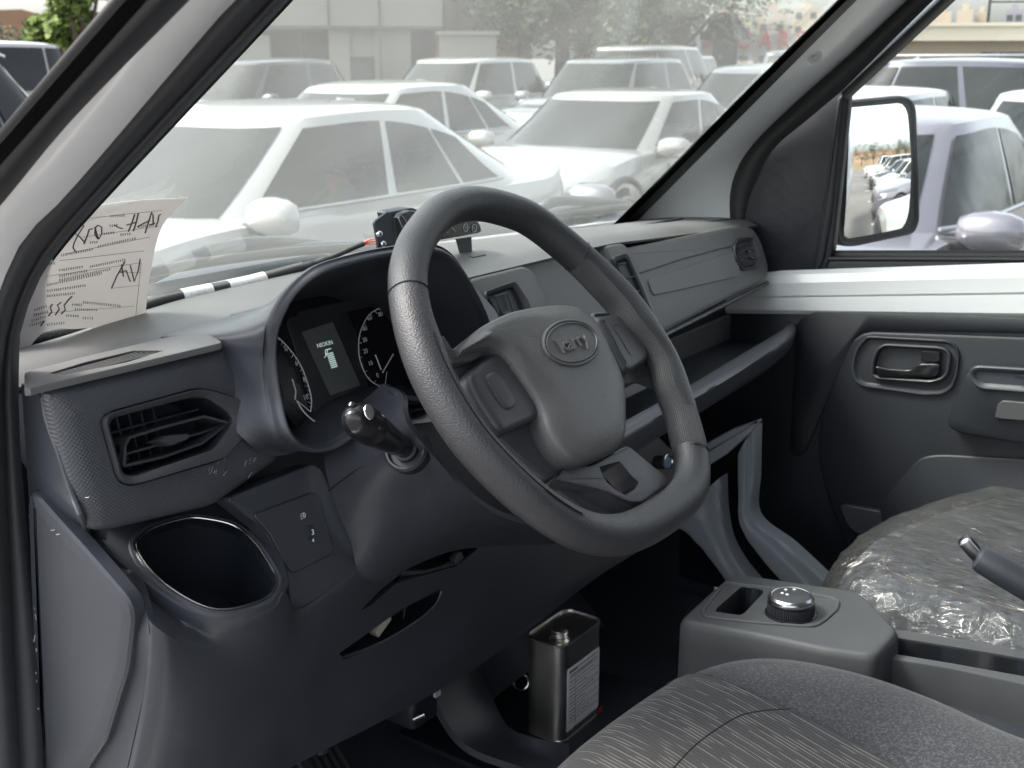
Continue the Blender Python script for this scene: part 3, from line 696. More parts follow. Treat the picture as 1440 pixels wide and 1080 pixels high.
gauge([(388, 472), (398, 481), (412, 497), (424, 516), (433, 540), (438, 562), (437, 579)], [(437, 579), (417, 563)],
      [(401, 490, '5'), (417, 511, '6'), (428, 534, '8'), (430, 559, '10')], [[(411, 533), (416, 550), (415, 562)]])
tube('lens_edge', [pl(u, v, PI, .01) for u, v in [(417, 563), (428, 580), (445, 594), (467, 602), (474, 597), (477, 594)]], .0007, M_print, ins, 6, n=24)
tr_ = slab('trip_button', pxs([(520, 556), (524, 549), (534, 548), (540, 557), (532, 562), (522, 564)], PI, .006), ni*.004, M_gloss, ins, .001)
tube('button_edge', [p+ni*.004 for p in pxs([(520, 556), (524, 549), (534, 548), (540, 557), (532, 562), (522, 564)], PI, .006)], .0005, M_silver, tr_, 6, True)

# -- centre section and passenger fascia
n = PF[1]
cf = pxs([(640, 398), (662, 388), (836, 345), (880, 345), (920, 442), (915, 545), (800, 600), (700, 600), (690, 520)], PF, -.012)
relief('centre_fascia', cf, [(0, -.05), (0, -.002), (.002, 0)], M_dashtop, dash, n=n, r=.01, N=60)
def small_vent(podo, fo, fi, blades, mat_pod):
    pod = relief('vent_pod', pxs(podo, PF, -.004), [(0, -.03), (0, .002), (.0015, .0045), (.005, .006)], mat_pod, dash, n=n, r=.008, N=72)
    fr = obj('air_vent', *ringpair(pxs(fo, PF, .003), pxs(fi, PF, .003), n, .004), M_pad, dash)
    o = resample(fillet(pxs(fi, PF, .004), .004), 40, True); c = sum(o, V((0, 0, 0)))/40
    obj('duct', [p+n*.003 for p in o]+[c+(p-c)*.9-n*.001 for p in o], bridge(40, 2)+[tuple(range(40, 80))], M_hole, fr)
    return fr
v1 = small_vent([(655, 393), (733, 374), (748, 384), (766, 424), (770, 470), (690, 480), (668, 430)], [(677, 411), (722, 395), (744, 428), (746, 452), (700, 455), (684, 430)],
                [(682, 417), (720, 404), (735, 435), (738, 447), (700, 449), (690, 432)], 0, M_dashtop)
tube('blade', pxs([(696, 417), (713, 412), (722, 440), (709, 446), (703, 436)], PF, .007), .0011, M_pad, v1, 6, True)
tube('blade', pxs([(687, 420), (703, 446)], PF, .006), .0012, M_dark, v1, 6)
obj('tab', *box_mesh(pl(712, 441, PF, .010), .012, .008, .004, None, .001), M_dark, v1)
v2 = small_vent([(846, 346), (872, 342), (884, 354), (918, 440), (928, 468), (900, 470), (870, 420)], [(858, 362), (879, 355), (904, 412), (918, 448), (902, 452), (872, 396)],
                [(863, 369), (879, 363), (900, 412), (911, 441), (900, 443), (877, 398)], 0, M_dashtop)
for l in ([(868, 372), (880, 370)], [(878, 392), (891, 389)], [(887, 412), (899, 409)]): tube('blade', pxs(l, PF, .006), .0014, M_dark, v2, 6)
pf = pxs([(872, 350), (940, 336), (1013, 321), (1046, 315), (1062, 322), (1072, 340), (1082, 376), (1080, 391), (1030, 417), (933, 469), (905, 480), (890, 420)], PF)
pfo = fillet(pf, [.004, .002, .002, .01, .012, .012, .014, .012, .002, .006, .004, .004])
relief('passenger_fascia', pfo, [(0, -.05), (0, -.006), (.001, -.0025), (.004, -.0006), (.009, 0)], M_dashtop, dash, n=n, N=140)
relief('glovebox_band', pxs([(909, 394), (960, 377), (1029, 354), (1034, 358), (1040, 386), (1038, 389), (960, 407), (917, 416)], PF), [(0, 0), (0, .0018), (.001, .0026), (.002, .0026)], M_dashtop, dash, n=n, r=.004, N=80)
tube('shut_line', pxs([(900, 384), (960, 364), (1028, 346)], PF, .0005), .0012, M_dash, dash, 6)
tube('lower_bead', pxs([(933, 472), (1000, 438), (1079, 398)], PF, -.004), .004, M_dash, dash, 8)
fo = [(1030, 346), (1037, 334), (1060, 334), (1071, 362), (1064, 378), (1043, 381), (1032, 366)]
fi = [(1034, 348), (1040, 339), (1056, 338), (1064, 361), (1059, 373), (1045, 376), (1036, 364)]
v3 = obj('air_vent', *ringpair(pxs(fo, PF, .001), pxs(fi, PF, .001), n, .004), M_pad, dash)
o = resample(fillet(pxs(fi, PF, .002), .004), 40, True); c = sum(o, V((0, 0, 0)))/40
obj('duct', [p+n*.002 for p in o]+[c+(p-c)*.9-n*.0002 for p in o], bridge(40, 2)+[tuple(range(40, 80))], M_hole, v3)
for l in ([(1037, 347), (1047, 343), (1058, 345)], [(1037, 356), (1050, 351), (1061, 353)], [(1040, 366), (1052, 361), (1061, 364)]): tube('blade', pxs(l, PF, .004), .0014, M_pad, v3, 6)
obj('tab', *box_mesh(pl(1054, 354, PF, .006), .010, .008, .004, None, .001), M_pad, v3)
# -- open shelf with rounded lip
ZL = 1.235
lout = A([(1080, 394), (1092, 412), (1108, 433), (1119, 453), (1117, 469), (1092, 490), (1040, 521), (973, 560), (925, 587), (880, 613), (835, 640)], Z=ZL)
lin = A([(1068, 402), (1080, 418), (1094, 436), (1104, 452), (1101, 461), (1078, 477), (1030, 505), (965, 544), (918, 570), (875, 594), (828, 621)], Z=ZL)
def dn(l, dz, dy=0, dx=0): return [p+V((dx, dy, dz)) for p in l]
loft('shelf_lip', [dn(lin, -.05, .01), dn(lin, -.006, .001), lin, [a.lerp(b, .3)+V((0, 0, .004)) for a, b in zip(lin, lout)], [a.lerp(b, .7)+V((0, 0, .004)) for a, b in zip(lin, lout)], lout, dn(lout, -.008, .001), dn(lout, -.035, .010), dn(lout, -.06, .05), dn(lout, -.08, .16)],
     M_dash, dash, 70, 36, ang=60)
flo = dn(lin, -.045, .01)
loft('shelf_floor', [flo, [V((p.x+.02, .96, p.z)) for p in flo]], M_dark, dash, 30, 4)
loft('shelf_back', [A([(930, 462), (1080, 388)], Y=.93), [p+V((0, .01, -.16)) for p in A([(930, 462), (1080, 388)], Y=.93)]], M_dark, dash, 4, 3, thick=.01)
relief('shelf_liner', A([(860, 520), (934, 480), (1030, 440), (1040, 450), (1042, 478), (1030, 500), (967, 538), (900, 574), (880, 575)], Y=.915), [(0, -.004), (0, .001), (.002, .003)], M_dashtop, dash, n=(0, -1, 0), r=.012, N=80)
# -- lower centre panel with two round knobs
relief('centre_switch_panel', A([(780, 665), (850, 632), (912, 603), (950, 640), (960, 720), (850, 730)], Y=.83), [(0, -.05), (0, .003), (.002, .005)], M_dashtop, dash, n=(0, -1, 0), r=.006, N=60)
tube('panel_gap', A([(800, 664), (860, 634), (905, 612)], Y=.822), .0022, M_hole, dash, 6)
for (u, v, r_) in ((929, 650, .011), (864, 683, .010)):
    c = at(u, v, Y=.815); ax = V((-.05, -.95, .25)).normalized()
    k_ = obj('round_switch', *join_parts([rings(disc(c-ax*.01, ax, r_, 28), [(0, -.006), (0, .022), (.001, .024)], n=ax, res=False)]), M_gloss, dash)
    obj('chrome_ring', *rings(disc(c+ax*.014, ax, r_+.0012, 28), [(0, -.003), (0, .001), (.0012, .0015), (.003, -.001)], n=ax, res=False, cap=False), M_silver, k_)
    obj('blue_cap', *rings(disc(c+ax*.012, ax, r_-.002, 24), [(0, 0), (0, .002), (.002, .003)], n=ax, res=False), mat('blue_grey_cap', (.12, .20, .30), .3), k_)
slab('lower_core', [V((.98, .92, 1.40)), V((1.95, .92, 1.38)), V((1.95, .98, 1.18)), V((1.60, .95, 1.05)), V((1.0, .92, .98))], V((0, .3, .0)), M_hole, dash)

# ================================================================== STEERING COLUMN
colm = thing('steering_column', 'dark plastic steering column shroud with a wiper stalk behind the wheel', 'steering column', (.85, .75, 1.25))
cs = loft('shroud', [A([(545, 540, .70), (572, 556, .665), (577, 590, .645), (617, 641, .635), (673, 700, .635), (730, 728, .66), (800, 740, .70)]),
                A([(510, 572, .74), (535, 585, .70), (540, 640, .690), (572, 690, .69), (625, 737, .695), (705, 735, .71), (790, 748, .74)]),
                A([(478, 612, .775), (462, 640, .765), (470, 690, .755), (495, 755, .750), (520, 812, .757), (640, 768, .765), (780, 760, .79)])], M_dash, colm, 50, 16, thick=.005)
loft('shroud_top', [A([(545, 540, .70), (572, 556, .665), (640, 560, .66)]), A([(478, 612, .775), (540, 575, .78), (640, 570, .80)])], M_dash, colm, 12, 6, thick=.004)
tube('parting_line', A([(462, 690, .750), (507, 657, .700), (537, 640, .6845), (590, 603, .640)]), .0009, M_hole, colm, 5, n=20)
sb = at(568, 630, Y=.655); tp = at(499, 588, Y=.630); d = (tp-sb).normalized()
k_ = relief('stalk_socket', disc(sb-d*.004, d, .021, 40), [(0, -.012), (0, 0), (.002, .002), (.004, .002), (.005, -.002), (.009, -.002), (.0095, .003), (.012, .004), (.014, .004)], M_hole, colm, n=d, res=False)
st = [(-.005, .008), (.005, .0085), (.010, .0095), (.028, .0115), (.045, .0135), (.050, .0141), (.0505, .0136), (.058, .0140), (.066, .0128), (.072, .0095), (.075, .0055), (.0762, .001)]
pth = [sb+d*(s_*((tp-sb).length+.010)/.0762) for s_, r_ in st]
obj('wiper_stalk', *tube_mesh(pth, [r_*1.1 for s_, r_ in st], 28), M_gloss, colm, 50)
wb = at(496, 571, Y=.632); tube('stalk_button', [wb+V((0, .0, -.006)), wb+V((-.001, 0, .002)), wb+V((-.001, 0, .004))], [.0035, .0035, .001], M_gloss, k_, 12)
obj('stalk_mark', *rings(disc(at(519, 579, Y=.618), (-.2, -.8, .6), .0045, 16, (1, 0, -.5), .007), [(0, 0), (.0005, .0006)], n=(-.2, -.8, .6), res=False), M_silver, k_)
# ================================================================== STEERING WHEEL
wc = V((.8535, .5621, 1.4398)); wa, wbt = R(38.41), .0308
wn = V((math.sin(wbt)*math.cos(wa), -math.cos(wbt)*math.cos(wa), math.sin(wa))).normalized()
PWH = (wc, wn); we1 = V((0, 0, 1)).cross(wn); we1 = (we1 if we1.x > 0 else -we1).normalized(); we2 = wn.cross(we1)
wh_ = thing('steering_wheel', 'black leather steering wheel with flat bottom rim and oval emblem on its hub', 'steering wheel', wc)
rimc = [(573, 390), (576, 430), (584, 468), (601, 518), (627, 568), (660, 618), (705, 667), (755, 711), (806, 742), (850, 753), (890, 747), (938, 720), (968, 690), (974, 655), (966, 615), (953, 567), (934, 512), (908, 468), (878, 425), (836, 382), (778, 332), (742, 306), (703, 292), (678, 287), (652, 287), (618, 300), (590, 333), (578, 360)]
RC = smooth(pxs(rimc, PWH), 180, True)
RC = [(RC[i-2]+RC[i-1]+RC[i]+RC[(i+1) % 180]+RC[(i+2) % 180])/5 for i in range(180)]
def rimtube(name, P, ra, rb, m, closed, uvs=1, k=20, taper=False, bot=None):
    n = len(P); vs = []; uv = []; s = 0
    for i, p in enumerate(P):
        t = (P[(i+1) % n]-P[i-1]).normalized() if closed else (P[min(i+1, n-1)]-P[max(i-1, 0)]).normalized()
        out = t.cross(wn).normalized()
        if out.dot(p-wc) < 0: out = -out
        if i: s += (p-P[i-1]).length
        e = 0 if not taper else (.0011 if i in (0, n-1) else 0)
        fb = bot(p) if bot else 1
        for j in range(k+(0 if closed else 1)):
            a = 2*math.pi*j/k; fl = 1+(flare(p) if math.cos(a) < 0 else 0); vs.append(p+out*(math.cos(a)*(ra*fb*fl-e))+wn*(math.sin(a)*(rb*(1 if fb == 1 else .95)-e))); uv.append((s*uvs, a*ra*uvs))
    kk = k if closed else k+1
    fs = bridge(kk, n, 0, closed)
    if closed:
        for j in range(k): fs.append(((n-1)*k+j, (n-1)*k+(j+1) % k, (j+1) % k, j))
    return obj(name, vs, fs, m, wh_, 60, uv)
FL = [(pl(850, 405, PWH), .030, .55), (pl(890, 450, PWH), .026, .75), (pl(940, 545, PWH), .020, .45), (pl(590, 495, PWH), .030, .35)]
def flare(p): return sum(a*math.exp(-((p-q).length/w)**2) for q, w, a in FL)
def flatw(p):
    q = (p-wc).dot(we2); return 1+.14*max(0, min(1, (-q-.10)/.04))
rim = rimtube('rim', RC, .0158, .0175, M_leather, True, bot=flatw)
def near(u, v):
    q = pl(u, v, PWH); return min(range(180), key=lambda i: (RC[i]-q).length)
def arc(a, b):
    i, j = near(*a), near(*b); L = []
    if i <= j: L = list(range(i, j+1))
    else: L = list(range(i, 180))+list(range(0, j+1))
    return L
g1 = arc((971, 640), (812, 356))
rimtube('rim_grip', [RC[i] for i in g1], .0163, .0180, M_grip, False, 175, taper=True, bot=lambda p: flatw(p)*1.001)
for (u, v) in ((812, 356), (971, 640), (575, 412)):
    i = near(u, v); t = (RC[(i+1) % 180]-RC[i-1]).normalized()
    out = t.cross(wn).normalized()
    P = [RC[i]+out*(math.cos(a)*.0161)+wn*(math.sin(a)*.0178) for a in [2*math.pi*j/28 for j in range(28)]]
    tube('rim_seam', P, .0007, M_hole, wh_, 5, True)
# inner sleeve with fine grain along the left inside of the rim
g2 = arc((590, 480), (800, 738)); P = [RC[i] for i in g2]; vs = []; uv = []; s = 0
for i, p in enumerate(P):
    t = (P[min(i+1, len(P)-1)]-P[max(i-1, 0)]).normalized(); out = t.cross(wn).normalized()
    if out.dot(p-wc) < 0: out = -out
    if i: s += (p-P[i-1]).length
    for j in range(9):
        a = R(98+j*13); vs.append(p+out*(math.cos(a)*.0165)+wn*(math.sin(a)*.0182)); uv.append((s*175, j*.65))
obj('rim_grip', vs, bridge(9, len(P), 0, False), M_grip, wh_, 60, uv)
hubs = [(649, 497), (649, 488), (673, 462), (700, 446), (724, 436), (755, 430), (790, 427), (818, 432), (838, 450), (850, 470), (862, 495), (873, 520), (880, 545), (882, 580), (881, 612), (872, 627), (856, 638), (822, 650), (806, 648), (794, 638), (781, 622), (770, 600), (764, 580), (757, 563), (742, 540), (722, 512), (706, 494), (690, 487), (668, 490)]
ho = pxs(hubs, PWH, .006)
hso = smooth(ho, 120, True)
if nrm(hso).dot(wn) < 0: hso = hso[::-1]
hc = pl(815, 520, PWH, .02)
# dome: shrink towards the pad centre, rising
lv_ = [(0, -.045, 0), (0, -.012, 0), (0, -.004, 0), (.0012, -.001, 0), (.003, .0012, 0)]
vs = []
for d, h, _ in lv_: vs += [p+wn*h for p in (inset(hso, wn, d) if d else hso)]
base = inset(hso, wn, .003)
spine = smooth(pxs([(672, 476), (705, 462), (750, 458), (795, 480), (818, 520), (826, 570), (828, 605)], PWH, .006), 60)
def tospine(p):
    w = [(1/((p-q).length**2+.0006)**2) for q in spine]; s_ = sum(w); c = V((0, 0, 0))
    for a, q in zip(w, spine): c += q*(a/s_)
    return c
tg = [tospine(p) for p in base]
for f, h in ((.10, .0028), (.22, .0050), (.36, .0066), (.52, .0076), (.70, .0080), (.93, .0082)):
    vs += [p.lerp(q, f)+wn*(h*min(1, .35+(p-q).length/.05)) for p, q in zip(base, tg)]
fs = bridge(120, 11)+[tuple(range(120*10, 120*11))]
hub = obj('airbag_cover', vs, fs, M_hub, wh_, 50)
# fold line between the pad and its lower apron
# emblem
ec = pl(805, 481, PWH, .0155)
def ell(c, a, b, k=48): return [c+we1*(math.cos(2*math.pi*i/k)*a)+we2*(math.sin(2*math.pi*i/k)*b) for i in range(k)]
def span(u0, v0, u1, v1): return (pl(u0, v0, PWH, .0155)-pl(u1, v1, PWH, .0155)).length/2
ea, eb = span(770, 496, 841, 468), span(800, 452, 812, 511)
em = obj('emblem', *rings(ell(ec, ea, eb), [(0, -.012), (0, -.0005), (.0012, .0006), (.0022, .0004), (.0028, -.0008)], n=wn, res=False), M_hub, wh_)
obj('emblem_ring', *rings(ell(ec, ea-.0040, eb-.0036), [(0, -.004), (0, .0002), (.0006, .0007), (.0012, .0006), (.0016, -.0006)], n=wn, res=False), M_hub, em)
text('emblem_lettering', 'karry', ec-we2*.0004+wn*.0002, we1, we2, .0200, .0013, M_hub, em, 1.10, .0002)
for q in range(2):
    pass
obj('moulding_mark', *join_parts([tube_mesh([pl(842, 559, PWH, .0135), pl(849, 558, PWH, .0135), pl(846, 563, PWH, .0135)], .0006, 5)]), M_hole, hub)
# left spoke, pads, lower spoke
def wrelief(name, px, off, steps, m, r=.004, N=80, parent=None): return relief(name, pxs(px, PWH, off), steps, m, parent or wh_, n=wn, r=r, N=N)
wrelief('spoke', [(612, 480), (650, 508), (697, 484), (730, 500), (790, 620), (800, 655), (774, 678), (735, 650), (690, 610), (655, 560)], -.016, [(0, -.012), (0, 0), (.002, .0025), (.005, .003)], M_pad, .006)
wrelief('spoke_horn', [(618, 488), (636, 512), (662, 509), (698, 490), (694, 484), (665, 494), (648, 498), (636, 492), (622, 470)], -.004, [(0, -.02), (0, 0), (.001, .001)], M_grip, .003)
wrelief('switch_blank', [(654, 526), (672, 510), (698, 495), (707, 497), (724, 520), (760, 568), (760, 580), (752, 590), (704, 612), (694, 606), (670, 570), (655, 540)], -.004, [(0, -.014), (0, 0), (.0015, .003), (.004, .0045), (.008, .005)], M_pad, .008)
wrelief('blank_step', [(680, 529), (694, 522), (704, 528), (726, 564), (722, 574), (712, 577), (700, 563)], .0015, [(0, 0), (.0015, .0012), (.003, .0014)], M_pad, .006)
wrelief('spoke', [(830, 440), (862, 440), (895, 452), (925, 500), (940, 545), (905, 530), (880, 545), (850, 500)], -.016, [(0, -.012), (0, 0), (.002, .0025), (.005, .003)], M_pad, .006)
wrelief('switch_blank', [(834, 447), (860, 443), (874, 446), (887, 458), (908, 487), (911, 497), (908, 508), (885, 524), (874, 524), (862, 500)], -.003, [(0, -.020), (0, 0), (.0015, .003), (.004, .0045), (.008, .005)], M_pad, .007)
wrelief('blank_step', [(861, 458), (868, 456), (880, 472), (892, 494), (888, 500), (882, 492), (872, 474)], .0025, [(0, 0), (.001, -.0015), (.002, -.002)], M_dark, .002, parent=None)
# lower U-shaped spoke
uo = pxs([(777, 676), (796, 655), (826, 655), (838, 650), (882, 626), (938, 672), (937, 683), (903, 708), (884, 708), (840, 690)], PWH, -.008)
low = relief('lower_spoke', uo, [(0, -.022), (0, -.001), (.0015, .0012), (.003, .0015)], M_pad, wh_, n=wn, r=.004, N=90, capbase=True)
uh = pxs([(843, 656), (853, 653), (872, 648), (888, 668), (899, 678), (893, 688), (880, 696), (868, 690), (852, 676)], PWH, -.006)
cut(low, uh, wn, .02, .05, .002)
wrelief('lower_spoke_side', [(773, 681), (797, 656), (840, 688), (882, 712), (900, 712), (884, 728), (850, 728), (820, 714)], -.020, [(0, -.016), (0, 0), (.003, .002)], M_pad, .004)
loft('spoke_shoulder', [pxs([(775, 678), (797, 657), (830, 680), (880, 707), (903, 709), (937, 684)], PWH, -.007), pxs([(770, 688), (792, 676), (826, 702), (872, 728), (900, 730), (940, 705)], PWH, -.018)], M_leather, wh_, 40, 6)
obj('hub_boss', *rings(disc(wc-wn*.055, wn, .055, 40), [(0, -.05), (0, .03), (.01, .035)], n=wn, res=False), M_dark, wh_)

# ================================================================== SEATS
def fabric_bolster(m, n, L, b, tc):
    t = n.new('ShaderNodeTexNoise'); t.inputs['Scale'].default_value = 620; t.inputs['Detail'].default_value = 2; L.new(tc.outputs['Object'], t.inputs['Vector'])
    t2 = n.new('ShaderNodeTexNoise'); t2.inputs['Scale'].default_value = 260; t2.inputs['Detail'].default_value = 2; L.new(tc.outputs['Object'], t2.inputs['Vector'])
    a = n.new('ShaderNodeMath'); a.operation = 'MULTIPLY_ADD'; a.inputs[1].default_value = .55; L.new(t.outputs[0], a.inputs[0])
    c2 = n.new('ShaderNodeMath'); c2.operation = 'MULTIPLY'; c2.inputs[1].default_value = .45; L.new(t2.outputs[0], c2.inputs[0]); L.new(c2.outputs[0], a.inputs[2])
    r = n.new('ShaderNodeValToRGB'); r.color_ramp.elements[0].position = .38; r.color_ramp.elements[0].color = (.020, .021, .026, 1)
    r.color_ramp.elements[1].position = .62; r.color_ramp.elements[1].color = (.085, .085, .092, 1)
    e = r.color_ramp.elements.new(.5); e.color = (.034, .035, .042, 1)
    L.new(a.outputs[0], r.inputs[0]); L.new(r.outputs[0], b.inputs['Base Color'])
    bp = n.new('ShaderNodeBump'); bp.inputs['Strength'].default_value = .5; bp.inputs['Distance'].default_value = .001; L.new(a.outputs[0], bp.inputs['Height']); L.new(bp.outputs[0], b.inputs['Normal'])
def fabric_stripe(m, n, L, b, tc):
    mp = n.new('ShaderNodeMapping'); mp.inputs['Rotation'].default_value = (0, 0, R(14)); L.new(tc.outputs['Object'], mp.inputs['Vector'])
    w = n.new('ShaderNodeTexWave'); w.bands_direction = 'X'; w.inputs['Scale'].default_value = 72; w.inputs['Distortion'].default_value = 0; L.new(mp.outputs[0], w.inputs['Vector'])
    m2 = n.new('ShaderNodeMapping'); m2.inputs['Scale'].default_value = (285, 24, 1); L.new(mp.outputs[0], m2.inputs['Vector'])
    t = n.new('ShaderNodeTexNoise'); t.inputs['Scale'].default_value = 1; t.inputs['Detail'].default_value = 0; L.new(m2.outputs[0], t.inputs['Vector'])
    d = n.new('ShaderNodeTexWave'); d.bands_direction = 'Y'; d.inputs['Scale'].default_value = 170; L.new(mp.outputs[0], d.inputs['Vector'])
    def mr(i, a_, b_):
        q = n.new('ShaderNodeMapRange'); q.inputs['From Min'].default_value = a_; q.inputs['From Max'].default_value = b_; L.new(i, q.inputs[0]); return q.outputs[0]
    def mul(x, y):
        q = n.new('ShaderNodeMath'); q.operation = 'MULTIPLY'; L.new(x, q.inputs[0]); L.new(y, q.inputs[1]); return q.outputs[0]
    line = mr(w.outputs['Fac'], .80, .95); pick = mr(t.outputs[0], .53, .57); dots = mr(d.outputs['Fac'], .35, .6)
    k = mul(mul(line, pick), dots)
    f = n.new('ShaderNodeTexNoise'); f.inputs['Scale'].default_value = 900; L.new(tc.outputs['Object'], f.inputs['Vector'])
    r = n.new('ShaderNodeValToRGB'); r.color_ramp.elements[0].position = .35; r.color_ramp.elements[0].color = (.026, .026, .028, 1); r.color_ramp.elements[1].position = .65; r.color_ramp.elements[1].color = (.048, .047, .048, 1); L.new(f.outputs[0], r.inputs[0])
    gl = n.new('ShaderNodeMixRGB'); gl.inputs[2].default_value = (.058, .056, .054, 1); L.new(mul(line, pick), gl.inputs[0]); L.new(r.outputs[0], gl.inputs[1])
    mx = n.new('ShaderNodeMixRGB'); mx.inputs[2].default_value = (.34, .32, .28, 1); L.new(k, mx.inputs[0]); L.new(gl.outputs[0], mx.inputs[1]); L.new(mx.outputs[0], b.inputs['Base Color'])
    bp = n.new('ShaderNodeBump'); bp.inputs['Strength'].default_value = .25; bp.inputs['Distance'].default_value = .0008; L.new(w.outputs['Fac'], bp.inputs['Height']); L.new(bp.outputs[0], b.inputs['Normal'])
M_fab = mat('heather_fabric', (.1, .1, .1), .95, sheen=.15, extra=fabric_bolster)
M_str = mat('striped_fabric', (.1, .1, .1), .95, sheen=.15, extra=fabric_stripe)
def seatloops(o, zs, N=96):
    """outline o (list of x,y) ; zs = [(inset, z)]"""
    P = smooth([V((x, y, 0)) for x, y in o], N, True)
    if nrm(P).z < 0: P = P[::-1]
    return [[V((p.x, p.y, z)) for p in (inset(P, V((0, 0, 1)), d) if d else P)] for d, z in zs]
def shrink(L, f, z): 
    c = sum(L, V((0, 0, 0)))/len(L); return [V((p.x+(c.x-p.x)*f, p.y+(c.y-p.y)*f, z)) for p in L]
ds_o = [(.62, .50), (.70, .545), (.80, .556), (.92, .556), (1.03, .545), (1.115, .510), (1.165, .450), (1.185, .36), (1.178, .27), (1.155, .18), (1.14, .02), (1.13, -.15), (1.0, -.20), (.75, -.20), (.60, -.15), (.575, .05), (.575, .40)]
dseat = thing('driver_seat', 'driver seat cushion in grey heather fabric with striped dotted insert', 'car seat', (.87, .18, .70))
L0 = seatloops(ds_o, [(.02, .84), (.005, .90), (0, .955), (.003, .995), (.010, 1.022), (.022, 1.043), (.038, 1.056), (.058, 1.063)])
L0 += [shrink(L0[-1], f, z) for f, z in ((.15, 1.066), (.35, 1.062), (.6, 1.055), (.85, 1.052))]
obj('cushion', [p for l in L0 for p in l], bridge(96, len(L0))+[tuple(range(96*(len(L0)-1), 96*len(L0)))], M_fab, dseat, 60)
tree_c = BVHTree.FromPolygons([tuple(p) for l in L0 for p in l], bridge(96, len(L0))+[tuple(range(96*(len(L0)-1), 96*len(L0)))])
def cush_z(p):                                         # height of the cushion under a point
    h = tree_c.ray_cast(V((p.x, p.y, 1.3)), V((0, 0, -1))); return h[0].z if h[0] else 1.0
ins_b = A([(720, 1085), (750, 1070), (790, 1036), (840, 996), (884, 968), (927, 944), (948, 942), (972, 946), (1005, 958), (1042, 976), (1107, 1003), (1190, 1040), (1273, 1082), (1330, 1112)], Z=1.062)
near_row = [V((.62+.028*i, -.02-.004*i, 1.055)) for i in range(14)]
fr_ = smooth(ins_b, 40); nr_ = resample([V((.60, .40, 1.05)), V((.60, .05, 1.05)), V((1.02, .0, 1.05))], 40)
rows = []
for j in range(26):
    t = j/25; row = [a.lerp(b, t) for a, b in zip(fr_, nr_)]
    rows.append([V((p.x, p.y, cush_z(p)+.0035)) for p in row])
obj('cushion_insert', [p for r_ in rows for p in r_]+[p-V((0, 0, .008)) for p in rows[0]], bridge(40, 26, 0, False)+[(i, i+1, 1040+i+1, 1040+i) for i in range(39)], M_str, dseat, 60)
tube('seam', [V((p.x, p.y, cush_z(p)+.003)) for p in smooth(ins_b, 50)], .0007, M_hole, dseat, 6)
tube('seam', [V((p.x, p.y, cush_z(p)+.0036)) for p in smooth(A([(1110, 1003), (1075, 1006), (1040, 1014), (1005, 1035), (975, 1058), (945, 1090)], Z=1.062), 24)], .0007, M_hole, dseat, 6)
bk = [[V((x, y, z)) for x in (.58, .64, .86, 1.08, 1.14)] for y, z in ((-.16, 1.0), (-.22, 1.25), (-.30, 1.5), (-.34, 1.62))]
for r_ in bk:
    r_[0].y -= .05; r_[4].y -= .05
obj('seat_base', *box_mesh((.87, .16, .76), .44, .56, .20, None, .02), M_dark, dseat)
loft('backrest', bk, M_fab, dseat, 24, 20, thick=.10)
pseat = thing('passenger_seat', 'passenger seat cushion in dark cloth under clear plastic film', 'car seat', (1.72, .15, .68))
ps_o = [(1.335, .40), (1.36, .455), (1.42, .490), (1.52, .500), (1.60, .488), (1.68, .464), (1.76, .430), (1.82, .40), (1.875, .35), (1.90, .28), (1.905, .10), (1.90, -.15), (1.80, -.20), (1.5, -.20), (1.36, -.16), (1.325, .0), (1.32, .25)]
Lp = seatloops(ps_o, [(.03, .84), (.012, .90), (.004, .955), (.004, .995), (.012, 1.022), (.026, 1.043), (.044, 1.056), (.065, 1.066)], 96)
Lp += [shrink(Lp[-1], f, z) for f, z in ((.2, 1.07), (.45, 1.068), (.8, 1.062))]
PK = 1.10
def far_(p): return EYE+(p-EYE)*PK if p.z > .9 else EYE+(p-EYE)*PK
Lp = [[far_(p) for p in l] for l in Lp]
M_pcloth = mat('dark_seat_cloth', (.030, .033, .043), .9, bump=('noise', 500, .4, .001))
obj('cushion', [p for l in Lp for p in l], bridge(96, len(Lp))+[tuple(range(96*(len(Lp)-1), 96*len(Lp)))], M_pcloth, pseat, 60)
tube('piping', Lp[7], .0011, mat('orange_stitch', (.16, .09, .06), .7), pseat, 5, True)
obj('seat_base', *box_mesh((1.72, .10, .72), .42, .50, .14, None, .02), M_dark, pseat)
bk = [[V((x, y, z)) for x in (1.47, 1.52, 1.72, 1.90, 1.95)] for y, z in ((-.16, 1.0), (-.22, 1.25), (-.30, 1.5), (-.34, 1.62))]
loft('backrest', bk, M_pcloth, pseat, 24, 20, thick=.10)
